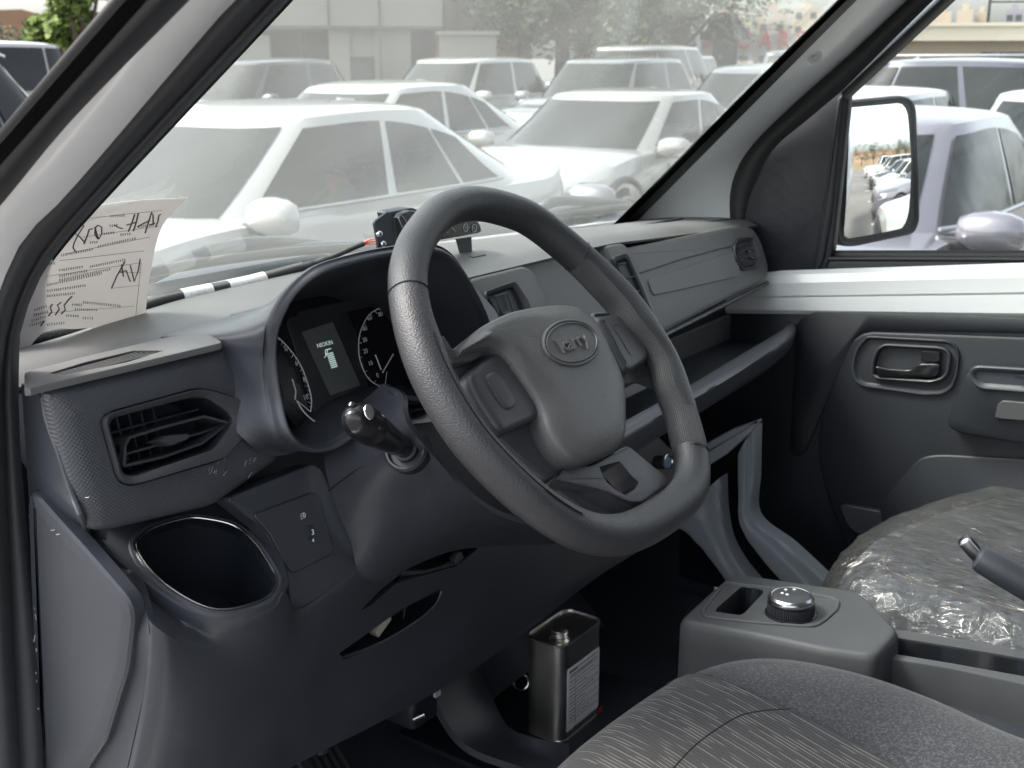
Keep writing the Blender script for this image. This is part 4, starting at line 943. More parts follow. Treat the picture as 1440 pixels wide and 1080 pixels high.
def film_nodes(m, n, L, b, tc):
    out = n['Material Output']
    mp = n.new('ShaderNodeMapping'); mp.inputs['Scale'].default_value = (1.8, .9, .7); mp.inputs['Rotation'].default_value = (0, 0, R(35)); L.new(tc.outputs['Object'], mp.inputs['Vector'])
    t = n.new('ShaderNodeTexNoise'); t.inputs['Scale'].default_value = 17; t.inputs['Detail'].default_value = 6; t.inputs['Distortion'].default_value = 2.0; L.new(mp.outputs[0], t.inputs['Vector'])
    va = n.new('ShaderNodeVectorMath'); va.operation = 'SCALE'; va.inputs['Scale'].default_value = .05; L.new(t.outputs['Color'], va.inputs[0])
    vb = n.new('ShaderNodeVectorMath'); vb.operation = 'ADD'; L.new(mp.outputs[0], vb.inputs[0]); L.new(va.outputs[0], vb.inputs[1])
    v1_ = n.new('ShaderNodeTexVoronoi'); v1_.inputs['Scale'].default_value = 9; L.new(vb.outputs[0], v1_.inputs['Vector'])
    v2_ = n.new('ShaderNodeTexVoronoi'); v2_.inputs['Scale'].default_value = 27; L.new(vb.outputs[0], v2_.inputs['Vector'])
    ma = n.new('ShaderNodeMath'); ma.operation = 'MULTIPLY_ADD'; ma.inputs[1].default_value = .35; L.new(v2_.outputs['Distance'], ma.inputs[0]); L.new(v1_.outputs['Distance'], ma.inputs[2])
    bp = n.new('ShaderNodeBump'); bp.inputs['Strength'].default_value = .6; bp.inputs['Distance'].default_value = .034; L.new(ma.outputs[0], bp.inputs['Height'])
    tr = n.new('ShaderNodeBsdfTransparent'); tr.inputs[0].default_value = (.93, .94, .95, 1)
    g = n.new('ShaderNodeBsdfGlossy'); g.inputs['Roughness'].default_value = .06; L.new(bp.outputs[0], g.inputs['Normal'])
    fr = n.new('ShaderNodeFresnel'); fr.inputs[0].default_value = 1.45; L.new(bp.outputs[0], fr.inputs['Normal'])
    ad = n.new('ShaderNodeMath'); ad.operation = 'MULTIPLY_ADD'; ad.inputs[1].default_value = 1.15; ad.inputs[2].default_value = .02; ad.use_clamp = True; L.new(fr.outputs[0], ad.inputs[0])
    mx = n.new('ShaderNodeMixShader'); L.new(ad.outputs[0], mx.inputs[0]); L.new(tr.outputs[0], mx.inputs[1]); L.new(g.outputs[0], mx.inputs[2])
    df = n.new('ShaderNodeBsdfDiffuse'); df.inputs[0].default_value = (.8, .8, .8, 1); m3 = n.new('ShaderNodeMixShader'); m3.inputs[0].default_value = .04
    L.new(mx.outputs[0], m3.inputs[1]); L.new(df.outputs[0], m3.inputs[2]); L.new(m3.outputs[0], out.inputs[0])
M_film = mat('clear_plastic_film', (1, 1, 1), extra=film_nodes)
NF = 240
def film_shell():
    Lq = seatloops(ps_o, [(.02, .83), (.002, .87), (-.010, .91), (-.012, .95), (-.011, .985), (-.004, 1.012), (.006, 1.035), (.018, 1.052), (.034, 1.063), (.055, 1.072)], NF)
    Lq += [shrink(Lq[-1], f, 1.074) for f in (.1, .2, .3, .42, .54, .66, .78, .9)]
    cols = [smooth([l[i] for l in Lq], 64) for i in range(NF)]
    c = V((1.62, .15, .95)); vs = []
    for j in range(64):
        for i in range(NF):
            p = cols[i][j]; o = (p-c).normalized(); side = 1 if p.z < 1.05 else .35
            ang = i/NF*2*math.pi
            # folds run down the sides, crumple on top
            w1 = noise.noise(V((ang*22+p.z*16, p.z*5, 3))); w1 = (1-abs(w1)*2.2)
            w2 = noise.noise(V((p.x*34, p.y*34+p.x*12, p.z*20)))
            w3 = 1-abs(noise.noise(V((p.x*16+p.y*22, p.y*9-p.x*6, 7+p.z*8))))*2.4
            w4 = 1-abs(noise.noise(V((p.x*38, p.y*30-p.x*14, 2))))*2.6
            vs.append(p+o*(.0055*side*w1+.0020*w2+(.0040*w3+.0026*w4 if side < 1 else .002*w3)+.003))
    return [far_(p) for p in vs], bridge(NF, 64)+[tuple(range(NF*63, NF*64))]
vs, fs = film_shell()
film = tag(obj('plastic_seat_cover', vs, fs, M_film, None, 180), 'crumpled clear plastic film stretched over the passenger seat cushion', 'seat cover')

# ================================================================== CENTRE CONSOLE
con = thing('centre_console', 'grey plastic console between the seats with a rotary gear knob and storage pockets', 'console', (1.36, .40, .70))
PT = plane((1.38, .53, 1.0), (0, .04, 1)); n = PT[1]
top = pxs([(1031, 805), (1110, 817), (1196, 829), (1212, 835), (1225, 846), (1262, 886), (1231, 921), (1165, 912), (1060, 890), (956, 872), (968, 860), (990, 840)], PT)
M_con = mat('console_plastic', (.065, .067, .073), .5, bump=GR, vary=(8, .08))
vs, fs = rings(top, [(-.016, -.34), (-.008, -.12), (-.004, -.03), (-.003, -.010), (0, -.003), (.003, -.0006), (.007, 0)], n=n, r=.010, N=110, capbase=True)
cb = obj('console_body', vs, fs, M_con, con)
pk = pxs([(1041, 826), (1050, 824), (1072, 829), (1074, 833), (1047, 862), (1040, 865), (1006, 860), (1008, 855)], PT)
cut(cb, pk, n, .02, .05, .003)
pko = resample(fillet(pk, .003), 40, True); obj('coin_pocket', [p-n*.002 for p in pko]+[p-n*.045 for p in pko], bridge(40, 2)+[tuple(range(40, 80))], M_hole, cb)
bz = pxs([(986, 861), (1000, 842), (1016, 823), (1024, 820), (1090, 828), (1170, 841), (1181, 847), (1178, 858), (1160, 874), (1147, 882), (1130, 882), (1060, 877), (990, 869)], PT)
bzo = resample(fillet(bz, .006), 90, True)
vs, fs = rings(bzo, [(-.0015, -.001), (-.0008, .0020), (.001, .0030), (.003, .0022), (.0045, -.001)], n=n, res=False, cap=False)
obj('bezel', vs, fs, M_con, con)
kc = pl(1112, 862, PT)
kn = obj('rotary_knob', *rings(disc(kc, n, .0300, 56), [(-.004, 0), (-.003, .0015), (0, .002), (0, .018)], n=n, res=False, cap=False), M_gloss, con)
rb = []
for i in range(72):
    a = 2*math.pi*i/72; d = V((math.cos(a), math.sin(a), 0)); rb.append(tube_mesh([kc+d*.0300+n*.003, kc+d*.0300+n*.015], .0007, 4))
obj('knurling', *join_parts(rb), M_dark, kn)
obj('knob_ring', *rings(disc(kc, n, .0297, 56), [(0, .018), (-.0005, .020), (.001, .0235), (.004, .0255), (.0055, .0250)], n=n, res=False, cap=False), M_silver, kn)
obj('knob_face', *rings(disc(kc, n, .0245, 56), [(0, .0245), (.001, .0252)], n=n, res=False), M_pad, kn)
dots = []
for u, v in ((1105, 829), (1117, 829), (1100, 834), (1107, 836)): dots += [rings(disc(pl(u, v, (kc+n*.0254, n)), n, .0022, 14), [(0, 0), (.0003, .0004)], n=n, res=False)]
obj('gear_marks', *join_parts(dots), M_print, kn)
tray_o = A([(1254, 886), (1262, 884), (1340, 896), (1440, 912), (1560, 931), (1560, 992), (1440, 962), (1340, 940), (1240, 924), (1231, 920)], Z=.98)
tr2 = obj('storage_bin', *rings(tray_o, [(-.004, -.26), (-.001, -.05), (0, -.004), (.001, -.001), (.003, 0)], n=(0, 0, 1), r=.004, N=110, capbase=True), M_con, con)
ti = A([(1263, 897), (1340, 909), (1440, 926), (1540, 944), (1540, 972), (1440, 951), (1340, 933), (1248, 918)], Z=.98)
cut(tr2, ti, (0, 0, 1), .02, .07, .003)
tio = resample(fillet(ti, .003), 50, True); obj('bin_floor', [p-V((0, 0, .003)) for p in tio]+[p-V((0, 0, .068)) for p in tio], bridge(50, 2)+[tuple(range(50, 100))], M_dark, tr2)
obj('console_rear', *box_mesh((1.30, .14, .82), .16, .46, .22, None, .02), M_dash, con)
hb = thing('handbrake', 'dark handbrake lever with silver release button rising beside the covered seat', 'handbrake', (1.33, .10, 1.0))
h0, h1 = at(1376, 783, X=1.34), at(1480, 842, X=1.36); d = (h1-h0).normalized()
hp = [h0-d*.002, h0, h0+d*.006, h0+d*.03, h0+d*.08, h1+d*.08, h1+d*.25]
obj('grip', *tube_mesh(hp, [.010, .0155, .0170, .0185, .0190, .0180, .014], 24), M_dash, hb, 50)
b0 = at(1357, 762, X=1.335); bd = (h0-b0).normalized()
ax1 = bd.cross(V((0, 0, 1))).normalized(); ax2 = ax1.cross(bd)
rot = Matrix((ax1, bd, ax2)).transposed()
bb = obj('release_button', *box_mesh(b0+bd*.010, .017, .030, .015, rot, .004), M_silver, hb)
obj('button_inlay', *box_mesh(b0+bd*.008+ax2*.0078, .009, .016, .002, rot, .0015), M_gloss, bb)

# ================================================================== PASSENGER DOOR
door = thing('passenger_door', 'passenger door with white sill, black window frame, dark trim panel and outside mirror', 'car door', (2.0, .2, .7))
def ex(u, v, X, t, u2, v2):                            # extend a line seen at two points
    a, b = at(u, v, X=X), at(u2, v2, X=X); return a+(b-a)*t
pT = [at(1110, 428, X=1.985), at(1440, 441, X=1.985)]; pB_ = [at(1080, 394, X=2.0), at(1440, 383, X=2.0)]
def lx(l, t): return l[0]+(l[1]-l[0])*t
sr = []
for (v0, v1, x_) in ((394, 383, 2.000), (396, 386, 1.9955), (400, 391, 1.9935), (410, 404, 1.9925), (412, 406.5, 1.9945), (420, 418, 1.9945), (428, 431, 1.9935), (431, 434, 1.999)): sr.append([lx([at(1090, v0, X=x_), at(1440, v1, X=x_)], t) for t in (-.3, .5, 2.2)])
loft('painted_sill', sr, M_paint, door, 30, None, thick=.02, ang=20)
loft('belt_seal', [[at(1158, 384, X=2.002), lx([at(1158, 384, X=2.002), at(1440, 383, X=2.002)], 2.2)], [at(1163, 366, X=2.006), lx([at(1163, 366, X=2.006), at(1440, 366, X=2.006)], 2.2)],
                   [at(1166, 360, X=2.016), lx([at(1166, 360, X=2.016), at(1440, 360, X=2.016)], 2.2)], [at(1170, 352, X=2.018), lx([at(1170, 352, X=2.018), at(1440, 352, X=2.018)], 2.2)]], M_rubber, door, 10, 12, thick=.004)
tube('belt_bead', [at(1166, 364, X=2.005), lx([at(1166, 364, X=2.005), at(1440, 365, X=2.005)], 2.2)], .0035, M_rubber, door, 8)
gz = [at(1158, 372, X=2.03), lx([at(1158, 372, X=2.03), at(1440, 372, X=2.03)], 2.2)]
gt = [at(1190, 120, X=2.03), at(1360, -20, X=2.03)]
gtt = gt[0]+(gt[1]-gt[0])*2.4; 
slab('window_glass', [gz[0], gz[1], V((2.03, gz[1].y, gtt.z)), gtt, gt[0]], V((.004, 0, 0)), M_sideglass, door)
F3 = A([(1180, 128), (1186, 119), (1313, 0), (1415, -97), (1600, -275)], X=1.995); F4 = A([(1192, 142), (1197, 137), (1344, 0), (1450, -100), (1640, -280)], X=2.02)
F3b = A([(1183, 131), (1189, 124), (1322, 0), (1425, -97), (1612, -275)], X=1.99)
strip('window_frame', F3, F3b, M_shaded_metal_grey, door, bulge=.001, k=5)
strip('window_frame', F3b, F4, M_rubber, door, bulge=.008, k=8)
strip('window_frame', [p+V((.01, 0, 0)) for p in F3], [p+V((.05, .0, 0)) for p in F3], M_paint, door, k=4)
PX = plane((2.0, .8, 1.4), (-1, -.1, .05))
sail = [(1186, 119), (1194, 128), (1195, 140), (1184, 243), (1172, 353), (1164, 376), (1158, 388), (1147, 395), (1080, 397), (1060, 385), (1044, 345), (1044, 311), (1048, 280), (1060, 240), (1078, 207), (1126, 162), (1174, 123)]
sp_ = relief('mirror_sail', pxs(sail, PX), [(0, -.02), (0, -.002), (.002, .001), (.005, .0025)], M_door, door, n=PX[1], r=.008, N=110)
relief('sail_rib', pxs([(1178, 134), (1189, 131), (1183, 200), (1172, 300), (1160, 366), (1150, 388), (1143, 380), (1152, 320), (1165, 235)], PX, .0025), [(0, -.002), (.001, .002), (.004, .0045), (.007, .005)], M_door, sp_, n=PX[1], r=.004, N=60)
gr = []
for i in range(38):
    t = i/37; v = 222+t*138
    for k_ in range(2):
        u0 = 1072+((i*7+k_*31) % 40)*.45+k_*36-t*4+ (18 if t < .15 else 0); w = 22
        if u0+w > 1138-t*6 or u0 < 1066: continue
        gr.append(box_mesh((pl(u0, v, PX, .0035)+pl(u0+w, v, PX, .0035))*.5, .0012, (pl(u0, v, PX)-pl(u0+w, v, PX)).length, .0008))
gg = obj('grille_ribs', *join_parts(gr), M_dash, sp_)
# trim panel with mouldings
zb = .68
def dp(pts, X): return A(pts, X=X)
pan = [at(1100, 436, X=1.985), at(1440, 446, X=1.985), lx([at(1100, 436, X=1.985), at(1440, 446, X=1.985)], 2.2)]
pan += [V((1.985, pan[2].y, zb)), V((1.985, 1.0, zb)), V((1.985, 1.0, pan[0].z-.02))]
relief('trim_panel', pan, [(0, -.015), (0, 0), (.004, .003)], M_door, door, n=(-1, 0, 0), r=.005, N=60)
relief('upper_moulding', dp([(1121, 452), (1135, 442), (1150, 438), (1300, 441), (1700, 458), (1700, 478), (1440, 468), (1221, 464), (1205, 470), (1130, 640), (1110, 640), (1118, 500)], 1.978), [(0, -.004), (0, .0), (.003, .002)], M_door, door, n=(-1, 0, 0), r=.006, N=110)
mid = dp([(1221, 467), (1440, 475), (1800, 490), (1800, 900), (1260, 900), (1195, 770), (1172, 720), (1157, 672), (1150, 630), (1156, 580), (1172, 540), (1194, 490), (1203, 474)], 1.968)
relief('centre_moulding', mid, [(0, -.016), (0, -.001), (.001, 0), (.004, .0012)], M_door, door, n=(-1, 0, 0), r=.012, N=140)
lowp = dp([(1236, 712), (1281, 657), (1292, 646), (1306, 641), (1330, 640), (1440, 646), (1800, 660), (1800, 950), (1290, 950)], 1.960)
relief('pocket_moulding', lowp, [(0, -.014), (0, -.001), (.001, .0), (.003, .001)], M_door, door, n=(-1, 0, 0), r=.010, N=120)
relief('trim_tile', dp([(1181, 711), (1190, 710), (1239, 719), (1244, 744), (1240, 754), (1234, 757), (1203, 748), (1194, 740)], 1.955), [(0, -.01), (0, .001), (.001, .002)], M_dash, door, n=(-1, 0, 0), r=.004, N=50)
hr = dp([(1198, 519), (1201, 500), (1206, 487), (1220, 472), (1334, 478), (1346, 486), (1350, 500), (1347, 527), (1340, 545), (1326, 554), (1300, 555), (1215, 543), (1204, 536)], 1.965)
hb_ = obj('door_handle', *rings(hr, [(0, .000), (0, .0035), (.001, .0045), (.003, .004), (.006, -.001), (.010, -.004)], n=(-1, 0, 0), r=.006, N=90), M_dash, door)
hr2 = dp([(1225, 528), (1227, 505), (1234, 489), (1245, 483), (1322, 487), (1333, 491), (1338, 500), (1334, 525), (1327, 533), (1310, 538), (1236, 533)], 1.960)
obj('handle_bezel', *rings(hr2, [(0, -.004), (0, .003), (.002, .004), (.0045, .002), (.005, -.004)], n=(-1, 0, 0), r=.005, N=80, cap=False), M_pad, hb_)
obj('handle_cup', *rings(inset(fillet(hr2, .005), nrm(fillet(hr2, .005)), .0045) if nrm(fillet(hr2, .005)).x < 0 else inset(fillet(hr2, .005)[::-1], -nrm(fillet(hr2, .005)), .0045), [(0, 0), (.002, -.010)], n=(-1, 0, 0), N=60), M_hole, hb_)
lvr = dp([(1231, 514), (1250, 518), (1278, 520), (1286, 517), (1294, 511), (1322, 511), (1322, 524), (1316, 531), (1235, 530)], 1.957)
obj('pull_lever', *rings(lvr, [(0, -.006), (0, .001), (.001, .0025), (.002, .003)], n=(-1, 0, 0), r=.002, N=60), M_gloss, hb_)
obj('lock_knob', *rings(dp([(1296, 493), (1322, 495), (1322, 508), (1295, 509)], 1.957), [(0, -.006), (0, .001), (.001, .002)], n=(-1, 0, 0), r=.0015, N=40), M_gloss, hb_)
ar = dp([(1334, 598), (1336, 580), (1352, 540), (1359, 520), (1370, 512), (1440, 516), (1800, 535), (1800, 655), (1440, 622), (1355, 608)], 1.955)
vs, fs = rings(ar, [(0, -.01), (0, .002), (.002, .014), (.006, .024), (.010, .026)], n=(-1, 0, 0), r=.008, N=110)
arm = obj('armrest', vs, fs, M_door, door)
obj('pull_pocket_rim', *rings(dp([(1362, 526), (1366, 517), (1374, 514), (1440, 518), (1800, 536), (1800, 568), (1440, 552), (1378, 547), (1366, 537)], 1.925), [(0, -.006), (0, .001), (.002, .003), (.006, .002), (.010, -.003)], n=(-1, 0, 0), r=.005, N=90), M_dash, arm)
obj('arm_switch_blank', *rings(dp([(1404, 566), (1409, 563), (1440, 566), (1700, 582), (1700, 612), (1440, 591), (1399, 588)], 1.925), [(0, -.004), (0, .001), (.001, .002)], n=(-1, 0, 0), r=.003, N=60), mat('ash_plastic', (.06, .06, .065), .5), arm)
obj('pull_slot', *rings(dp([(1424, 530), (1428, 527), (1500, 531), (1500, 537), (1430, 533)], 1.918), [(0, 0), (.0005, .001)], n=(-1, 0, 0), r=.001, N=36), M_hole, arm)
# outside mirror
mc = at(1235, 240, X=2.20); dr = ray(1235, 240).normalized()
want = V((.165, -.98, -.055)).normalized(); mn = (want-dr).normalized(); PM = (mc, mn)
mo = pxs([(1178, 150), (1195, 141), (1267, 134), (1280, 138), (1287, 150), (1291, 240), (1292, 312), (1284, 329), (1200, 347), (1180, 346), (1174, 330)], PM)
mir = obj('outside_mirror', *rings(mo, [(.03, -.085), (.014, -.07), (.004, -.04), (0, -.012), (0, -.002), (.001, .003), (.004, .005), (.0065, .003), (.008, -.001)], n=mn, r=.012, N=110, capbase=True), M_rubber, door)
mg = pxs([(1194, 152), (1200, 151), (1266, 145), (1272, 148), (1276, 158), (1278, 230), (1277, 302), (1271, 321), (1192, 336), (1187, 331), (1188, 250)], PM, .003)
M_mirror = mat('mirror_silver', (.82, .83, .82), .01, metal=1)
mo_ = resample(fillet(mg, .008), 64, True); mcc = sum(mo_, V((0, 0, 0)))/64; vs = []
for q in range(1, 13):                                 # a shallow convex cap
    for p in mo_:
        w_ = mcc+(p-mcc)*q/12; vs.append(w_+mn*(.010-((w_-mcc).length**2)/(2*.75)))
obj('mirror_glass', [mcc+mn*.010]+vs, [(0, 1+i, 1+(i+1) % 64) for i in range(64)]+bridge(64, 12, 1), M_mirror, mir, 80)
obj('mirror_arm', *tube_mesh([mc-mn*.05+V((-.10, .02, -.09)), mc-mn*.05+V((-.04, .01, -.10)), mc-mn*.05+V((.0, 0, -.08))], .022, 12), M_rubber, mir)

# ================================================================== THINGS ON THE DASH
# notice sheet against the glass
PP = plane(pl(150, 380, PW, .012), (-.10, -.80, -.60))
PAP = [[(20, 520), (60, 468), (110, 462), (160, 458), (203, 453)], [(30, 440), (70, 405), (120, 392), (165, 386), (212, 380)],
       [(50, 370), (90, 335), (130, 325), (175, 320), (228, 318)], [(70, 325), (100, 296), (140, 288), (190, 282), (263, 278)]]
def pp(u, v, off=0):                                   # the sheet curls off the glass towards its right edge
    c = max(0, (u-170)/90.0)*(max(0, (340-v)/60.0)) ; return pl(u, v, PP, off+.010*c*c*.6)
vs = []; NU, NVP = 36, 30
R_ = [smooth([V((u, v, 0)) for u, v in r_], NU) for r_ in PAP]
cols = [smooth([r_[i] for r_ in R_], NVP) for i in range(NU)]
g_ = [[pp(cols[i][j].x, cols[i][j].y) for i in range(NU)] for j in range(NVP)]
flat = [p for r_ in g_ for p in r_]; k = len(flat)
vs = flat+[p+PP[1]*.0003 for p in flat]
def papern(m, n, L, b, tc):
    out = n['Material Output']; tl = n.new('ShaderNodeBsdfTranslucent'); tl.inputs[0].default_value = (.70, .67, .66, 1)
    mx = n.new('ShaderNodeMixShader'); mx.inputs[0].default_value = .38; L.new(b.outputs[0], mx.inputs[1]); L.new(tl.outputs[0], mx.inputs[2]); L.new(mx.outputs[0], out.inputs[0])
M_paper = mat('notice_paper', (.60, .58, .57), .8, vary=(30, .05), extra=papern)
paper = thing('paper_notice', 'curled paper notice with handwriting leaning on the windscreen by the left pillar', 'paper', g_[0][18])
obj('sheet', vs, bridge(NU, NVP, 0, False)+[tuple(i+k for i in f[::-1]) for f in bridge(NU, NVP, 0, False)], M_paper, paper, 60)
M_pen = mat('pen_ink', (.06, .06, .065), .6)
def stroke(name, ls, r_, m):
    o_ = obj(name, *join_parts([tube_mesh([pp(u, v, .0012) for u, v in (smooth([V((a, b, 0)) for a, b in l], 10) if 0 else l)], r_, 4) for l in ls]), m, paper); o_['kind'] = 'stuff'
def zz(l): return [(x/3.6, 250+y/3.6) for x, y in l]
stroke('handwriting', [zz(l) for l in (
    [(410, 235), (425, 245), (412, 262), (395, 290), (375, 330), (370, 355), (385, 378)], [(385, 285), (405, 300), (430, 330)],
    [(425, 335), (440, 300), (452, 262), (470, 258)], [(480, 250), (490, 285), (500, 310), (515, 285), (515, 250), (495, 240), (482, 255), (480, 285), (495, 310)],
    [(580, 240), (600, 252), (620, 258)], [(650, 272), (668, 230), (682, 185)], [(676, 270), (690, 225), (700, 180)], [(640, 240), (690, 225)],
    [(695, 248), (720, 235), (760, 215)], [(735, 280), (750, 230), (768, 175), (775, 190), (776, 240)], [(755, 240), (785, 230)], [(788, 250), (800, 220), (805, 190), (815, 185)],
    [(565, 560), (590, 500), (632, 425)], [(615, 440), (625, 500)], [(600, 480), (640, 470), (655, 515), (660, 525)], [(660, 445), (680, 525), (700, 470), (710, 412)],
    [(245, 700), (262, 680), (255, 655), (265, 640)], [(280, 695), (300, 665), (290, 645), (310, 630)], [(310, 690), (330, 670), (325, 645), (345, 620), (365, 600)], [(205, 750), (225, 725)])], .0007, M_pen)
pr = []
rnd = random.Random(3)
for y0, x0, x1, sl in ((196, 560, 635, -.06), (245, 555, 590, -.1), (285, 525, 580, -.12), (290, 610, 665, -.1), (330, 455, 492, -.1), (350, 495, 690, -.22), (395, 310, 470, -.2), (440, 240, 280, -.2), (452, 455, 640, -.2), (500, 300, 440, -.2), (470, 300, 420, -.15), (520, 300, 560, -.22), (545, 240, 520, -.22), (575, 240, 430, -.15), (600, 240, 380, -.1),
                       (632, 420, 610, .10), (645, 365, 410, .0), (668, 380, 490, .02), (700, 335, 400, .03), (712, 420, 472, .02), (700, 170, 240, -.3), (725, 160, 230, -.3), (750, 150, 220, -.3), (670, 175, 240, -.3), (745, 240, 330, -.1), (250, 700, 770, -.15)):
    x = x0
    while x < x1:
        y = y0+(x-x0)*sl; w = rnd.uniform(6, 10)
        pr.append([zz([(x, y-4)])[0], zz([(x+w*.6, y-5)])[0]]); pr.append([zz([(x+w*.2, y-7)])[0], zz([(x+w*.3, y+4)])[0]])
        if rnd.random() > .4: pr.append([zz([(x, y+3)])[0], zz([(x+w*.7, y+2)])[0]])
        x += w+3
stroke('printed_lines', pr, .0003, M_pen)
stroke('ruled_lines', [zz(l) for l in ([(450, 205), (820, 165)], [(420, 300), (800, 245)], [(330, 385), (760, 300)], [(300, 420), (730, 370)], [(230, 500), (715, 430)], [(600, 480), (715, 480)], [(560, 560), (700, 545)], [(170, 690), (680, 650)], [(715, 430), (685, 720)])], .00022, M_pen)
# corrugated conduit with white sleeves
wire = thing('wiring_conduit', 'black corrugated conduit with white marker sleeves lying along the windscreen foot', 'cable', at(210, 425, Y=1.03))
CP = [at(u, v, Y=y) for u, v, y in ((10, 496, 1.06), (40, 478, 1.055), (90, 468, 1.05), (140, 455, 1.045), (205, 430, 1.035), (250, 418, 1.03), (300, 408, 1.02), (345, 399, 1.015), (385, 388, 1.01), (425, 377, 1.005))]
cp = smooth(CP, 560)
obj('corrugated_tube', *tube_mesh(cp, [.0068+.0010*(1 if (i//2) % 2 else -1) for i in range(560)], 12), M_rubber, wire, 80)
def seg(a, b, m_=560):
    i = min(range(m_), key=lambda q: (cp[q]-at(a[0], a[1], Y=cp[q].y)).length); j = min(range(m_), key=lambda q: (cp[q]-at(b[0], b[1], Y=cp[q].y)).length); return cp[i:j:4]+[cp[j]]
for a, b, s_ in (((256, 418), (297, 411), 'TX1402'), ((320, 407), (372, 396), 'BD60-3720')):
    P = seg(a, b); w_ = obj('marker_sleeve', *tube_mesh(P, .0084, 20), M_white, wire, 60)
    mdl = P[len(P)//2]; dd = (P[-1]-P[0]).normalized(); nn_ = (EYE-mdl).normalized(); nn_ = (nn_-dd*nn_.dot(dd)).normalized(); u2 = nn_.cross(dd)
    obj('sleeve_print', *join_parts([tube_mesh([mdl+nn_*.0086+dd*(-.011+.0026*q)+u2*(.001*((q*7) % 3-1)-.001), mdl+nn_*.0086+dd*(-.011+.0026*q+.0016)+u2*(.0022-.001*((q*5) % 3))], .00022, 4) for q in range(9)]), mat('grey_print', (.25, .25, .26), .6), w_)
obj('taped_cable', *tube_mesh(smooth([CP[-1], at(445, 370, Y=.995), at(470, 360, Y=.98), at(495, 349, Y=.965), at(512, 342, Y=.955)], 30), [.0058]*6+[.0045]*6+[.0034]*18, 10), M_rubber, wire, 60)
for dy in (-2.2, 0.5, 3.0): obj('red_wire', *tube_mesh(smooth([at(508, 344, Y=.957), at(518, 340+dy, Y=.95), at(530, 338+dy*1.5, Y=.94)], 10), .0009, 6), M_red, wire)
# small display unit on a bent metal bracket
dev = thing('display_bracket', 'black metal bracket with screws holding a small glossy unit on the dash top', 'bracket', at(600, 350, Y=.93))
def qslab(nm, px, Y_, d, m_, par, r_=.002): return relief(nm, A(px, Y=Y_), [(0, -d), (0, -.0008), (.0006, 0)], m_, par, n=(-.2, -1, .1), r=r_, N=48, capbase=True)
qslab('end_plate', [(526, 312), (546, 297), (552, 300), (560, 360), (533, 362), (531, 340)], .93, .003, M_dark, dev)
qslab('upper_plate', [(547, 298), (580, 292), (600, 300), (600, 330), (556, 332)], .935, .02, M_dark, dev)
M_unit = mat('unit_gloss', (.018, .02, .022), .15)
un = qslab('glossy_unit', [(560, 303), (576, 296), (640, 303), (674, 312), (678, 327), (640, 334), (590, 343), (566, 345)], .925, .025, M_unit, dev, .003)
for (u, v) in ((534, 329), (539, 343)):
    c = at(u, v, Y=.926); obj('screw', *rings(disc(c, (-.3, -.9, .2), .0036, 16), [(0, -.003), (0, .001), (.001, .0022), (.002, .0026)], n=(-.3, -.9, .2), res=False), M_silver, dev)
hatch = [tube_mesh(A(l, Y=.9242), .0006, 4) for l in ([(598, 316), (606, 328)], [(606, 314), (618, 330)], [(616, 313), (630, 328)], [(627, 312), (641, 326)], [(560, 306), (566, 320)], [(566, 304), (574, 316)])]  # pale slanted strokes laid on the glossy face
for (u, v) in ((655, 320), (667, 321)): hatch += [tube_mesh([at(u, v, Y=.9238)+V((math.cos(a)*.0045, 0, math.sin(a)*.0050)) for a in [math.pi*2*i/16 for i in range(16)]], .0006, 4, True), tube_mesh([at(u, v, Y=.9238)+V((0, 0, -.002)), at(u, v, Y=.9238)+V((0, 0, .0025))], .0005, 4)]
um_ = obj('unit_markings', *join_parts(hatch), mat('pale_strokes', (.4, .42, .43), .4), un); um_['kind'] = 'stuff'
obj('foot', *join_parts([prism(A([(642, 336), (663, 333), (664, 355), (648, 358)], Y=.935), (0, .002, 0)), box_mesh(at(652, 358, Y=.935)+V((0, -.012, 0)), .028, .028, .002)]), M_dark, dev)
# metal can
can = thing('metal_can', 'bare tin can with screw neck and white paper label standing in the footwell', 'can', (1.34, .86, .72))
c4 = [V((1.284, .826, .72)), V((1.397, .826, .72)), V((1.397, .894, .72)), V((1.284, .894, .72))]
H = .158
vs, fs = rings(c4, [(.001, 0), (-.0008, .001), (-.0008, .003), (0, .004), (0, H-.003), (-.0012, H-.002), (-.0014, H+.001), (.0006, H+.0016), (.001, H-.002), (.002, H-.0025)], n=(0, 0, 1), r=.020, N=96, capbase=True)
cn = obj('can_body', vs, fs, M_tin, can, 30)
kc = V((1.312, .850, .72+H-.0025)); 
nk_ = obj('neck', *rings(disc(kc, (0, 0, 1), .0155, 32), [(0, 0), (.0025, .002), (.0035, .003), (.0035, .006), (.0028, .0068), (.0038, .0080), (.0028, .0095), (.0038, .0108), (.0028, .0122), (.0040, .0135), (.0040, .016), (.0052, .0165)], n=(0, 0, 1), res=False), M_tin, can)
lb = [V((1.3375, .8255, .745)), V((1.3935, .8255, .745)), V((1.3935, .8255, .825)), V((1.3375, .8255, .825))]
LA = pl(799, 943, plane((1.34, .8255, .8), (0, -1, 0))); LBm = pl(843, 998, plane((1.34, .8255, .8), (0, -1, 0))); 
x0, x1 = LA.x, pl(843, 914, plane((1.34, .8255, .8), (0, -1, 0))).x; z1 = LA.z; z0 = pl(797, 1030, plane((1.34, .8255, .8), (0, -1, 0))).z
lab = obj('label', *box_mesh(((x0+x1)/2, .8257, (z0+z1)/2), x1-x0, .0006, z1-z0), mat('label_paper', (.82, .82, .84), .5), can)
M_lp = mat('label_print', (.12, .12, .13), .6); b_ = []
wz = z1-z0; wx = x1-x0
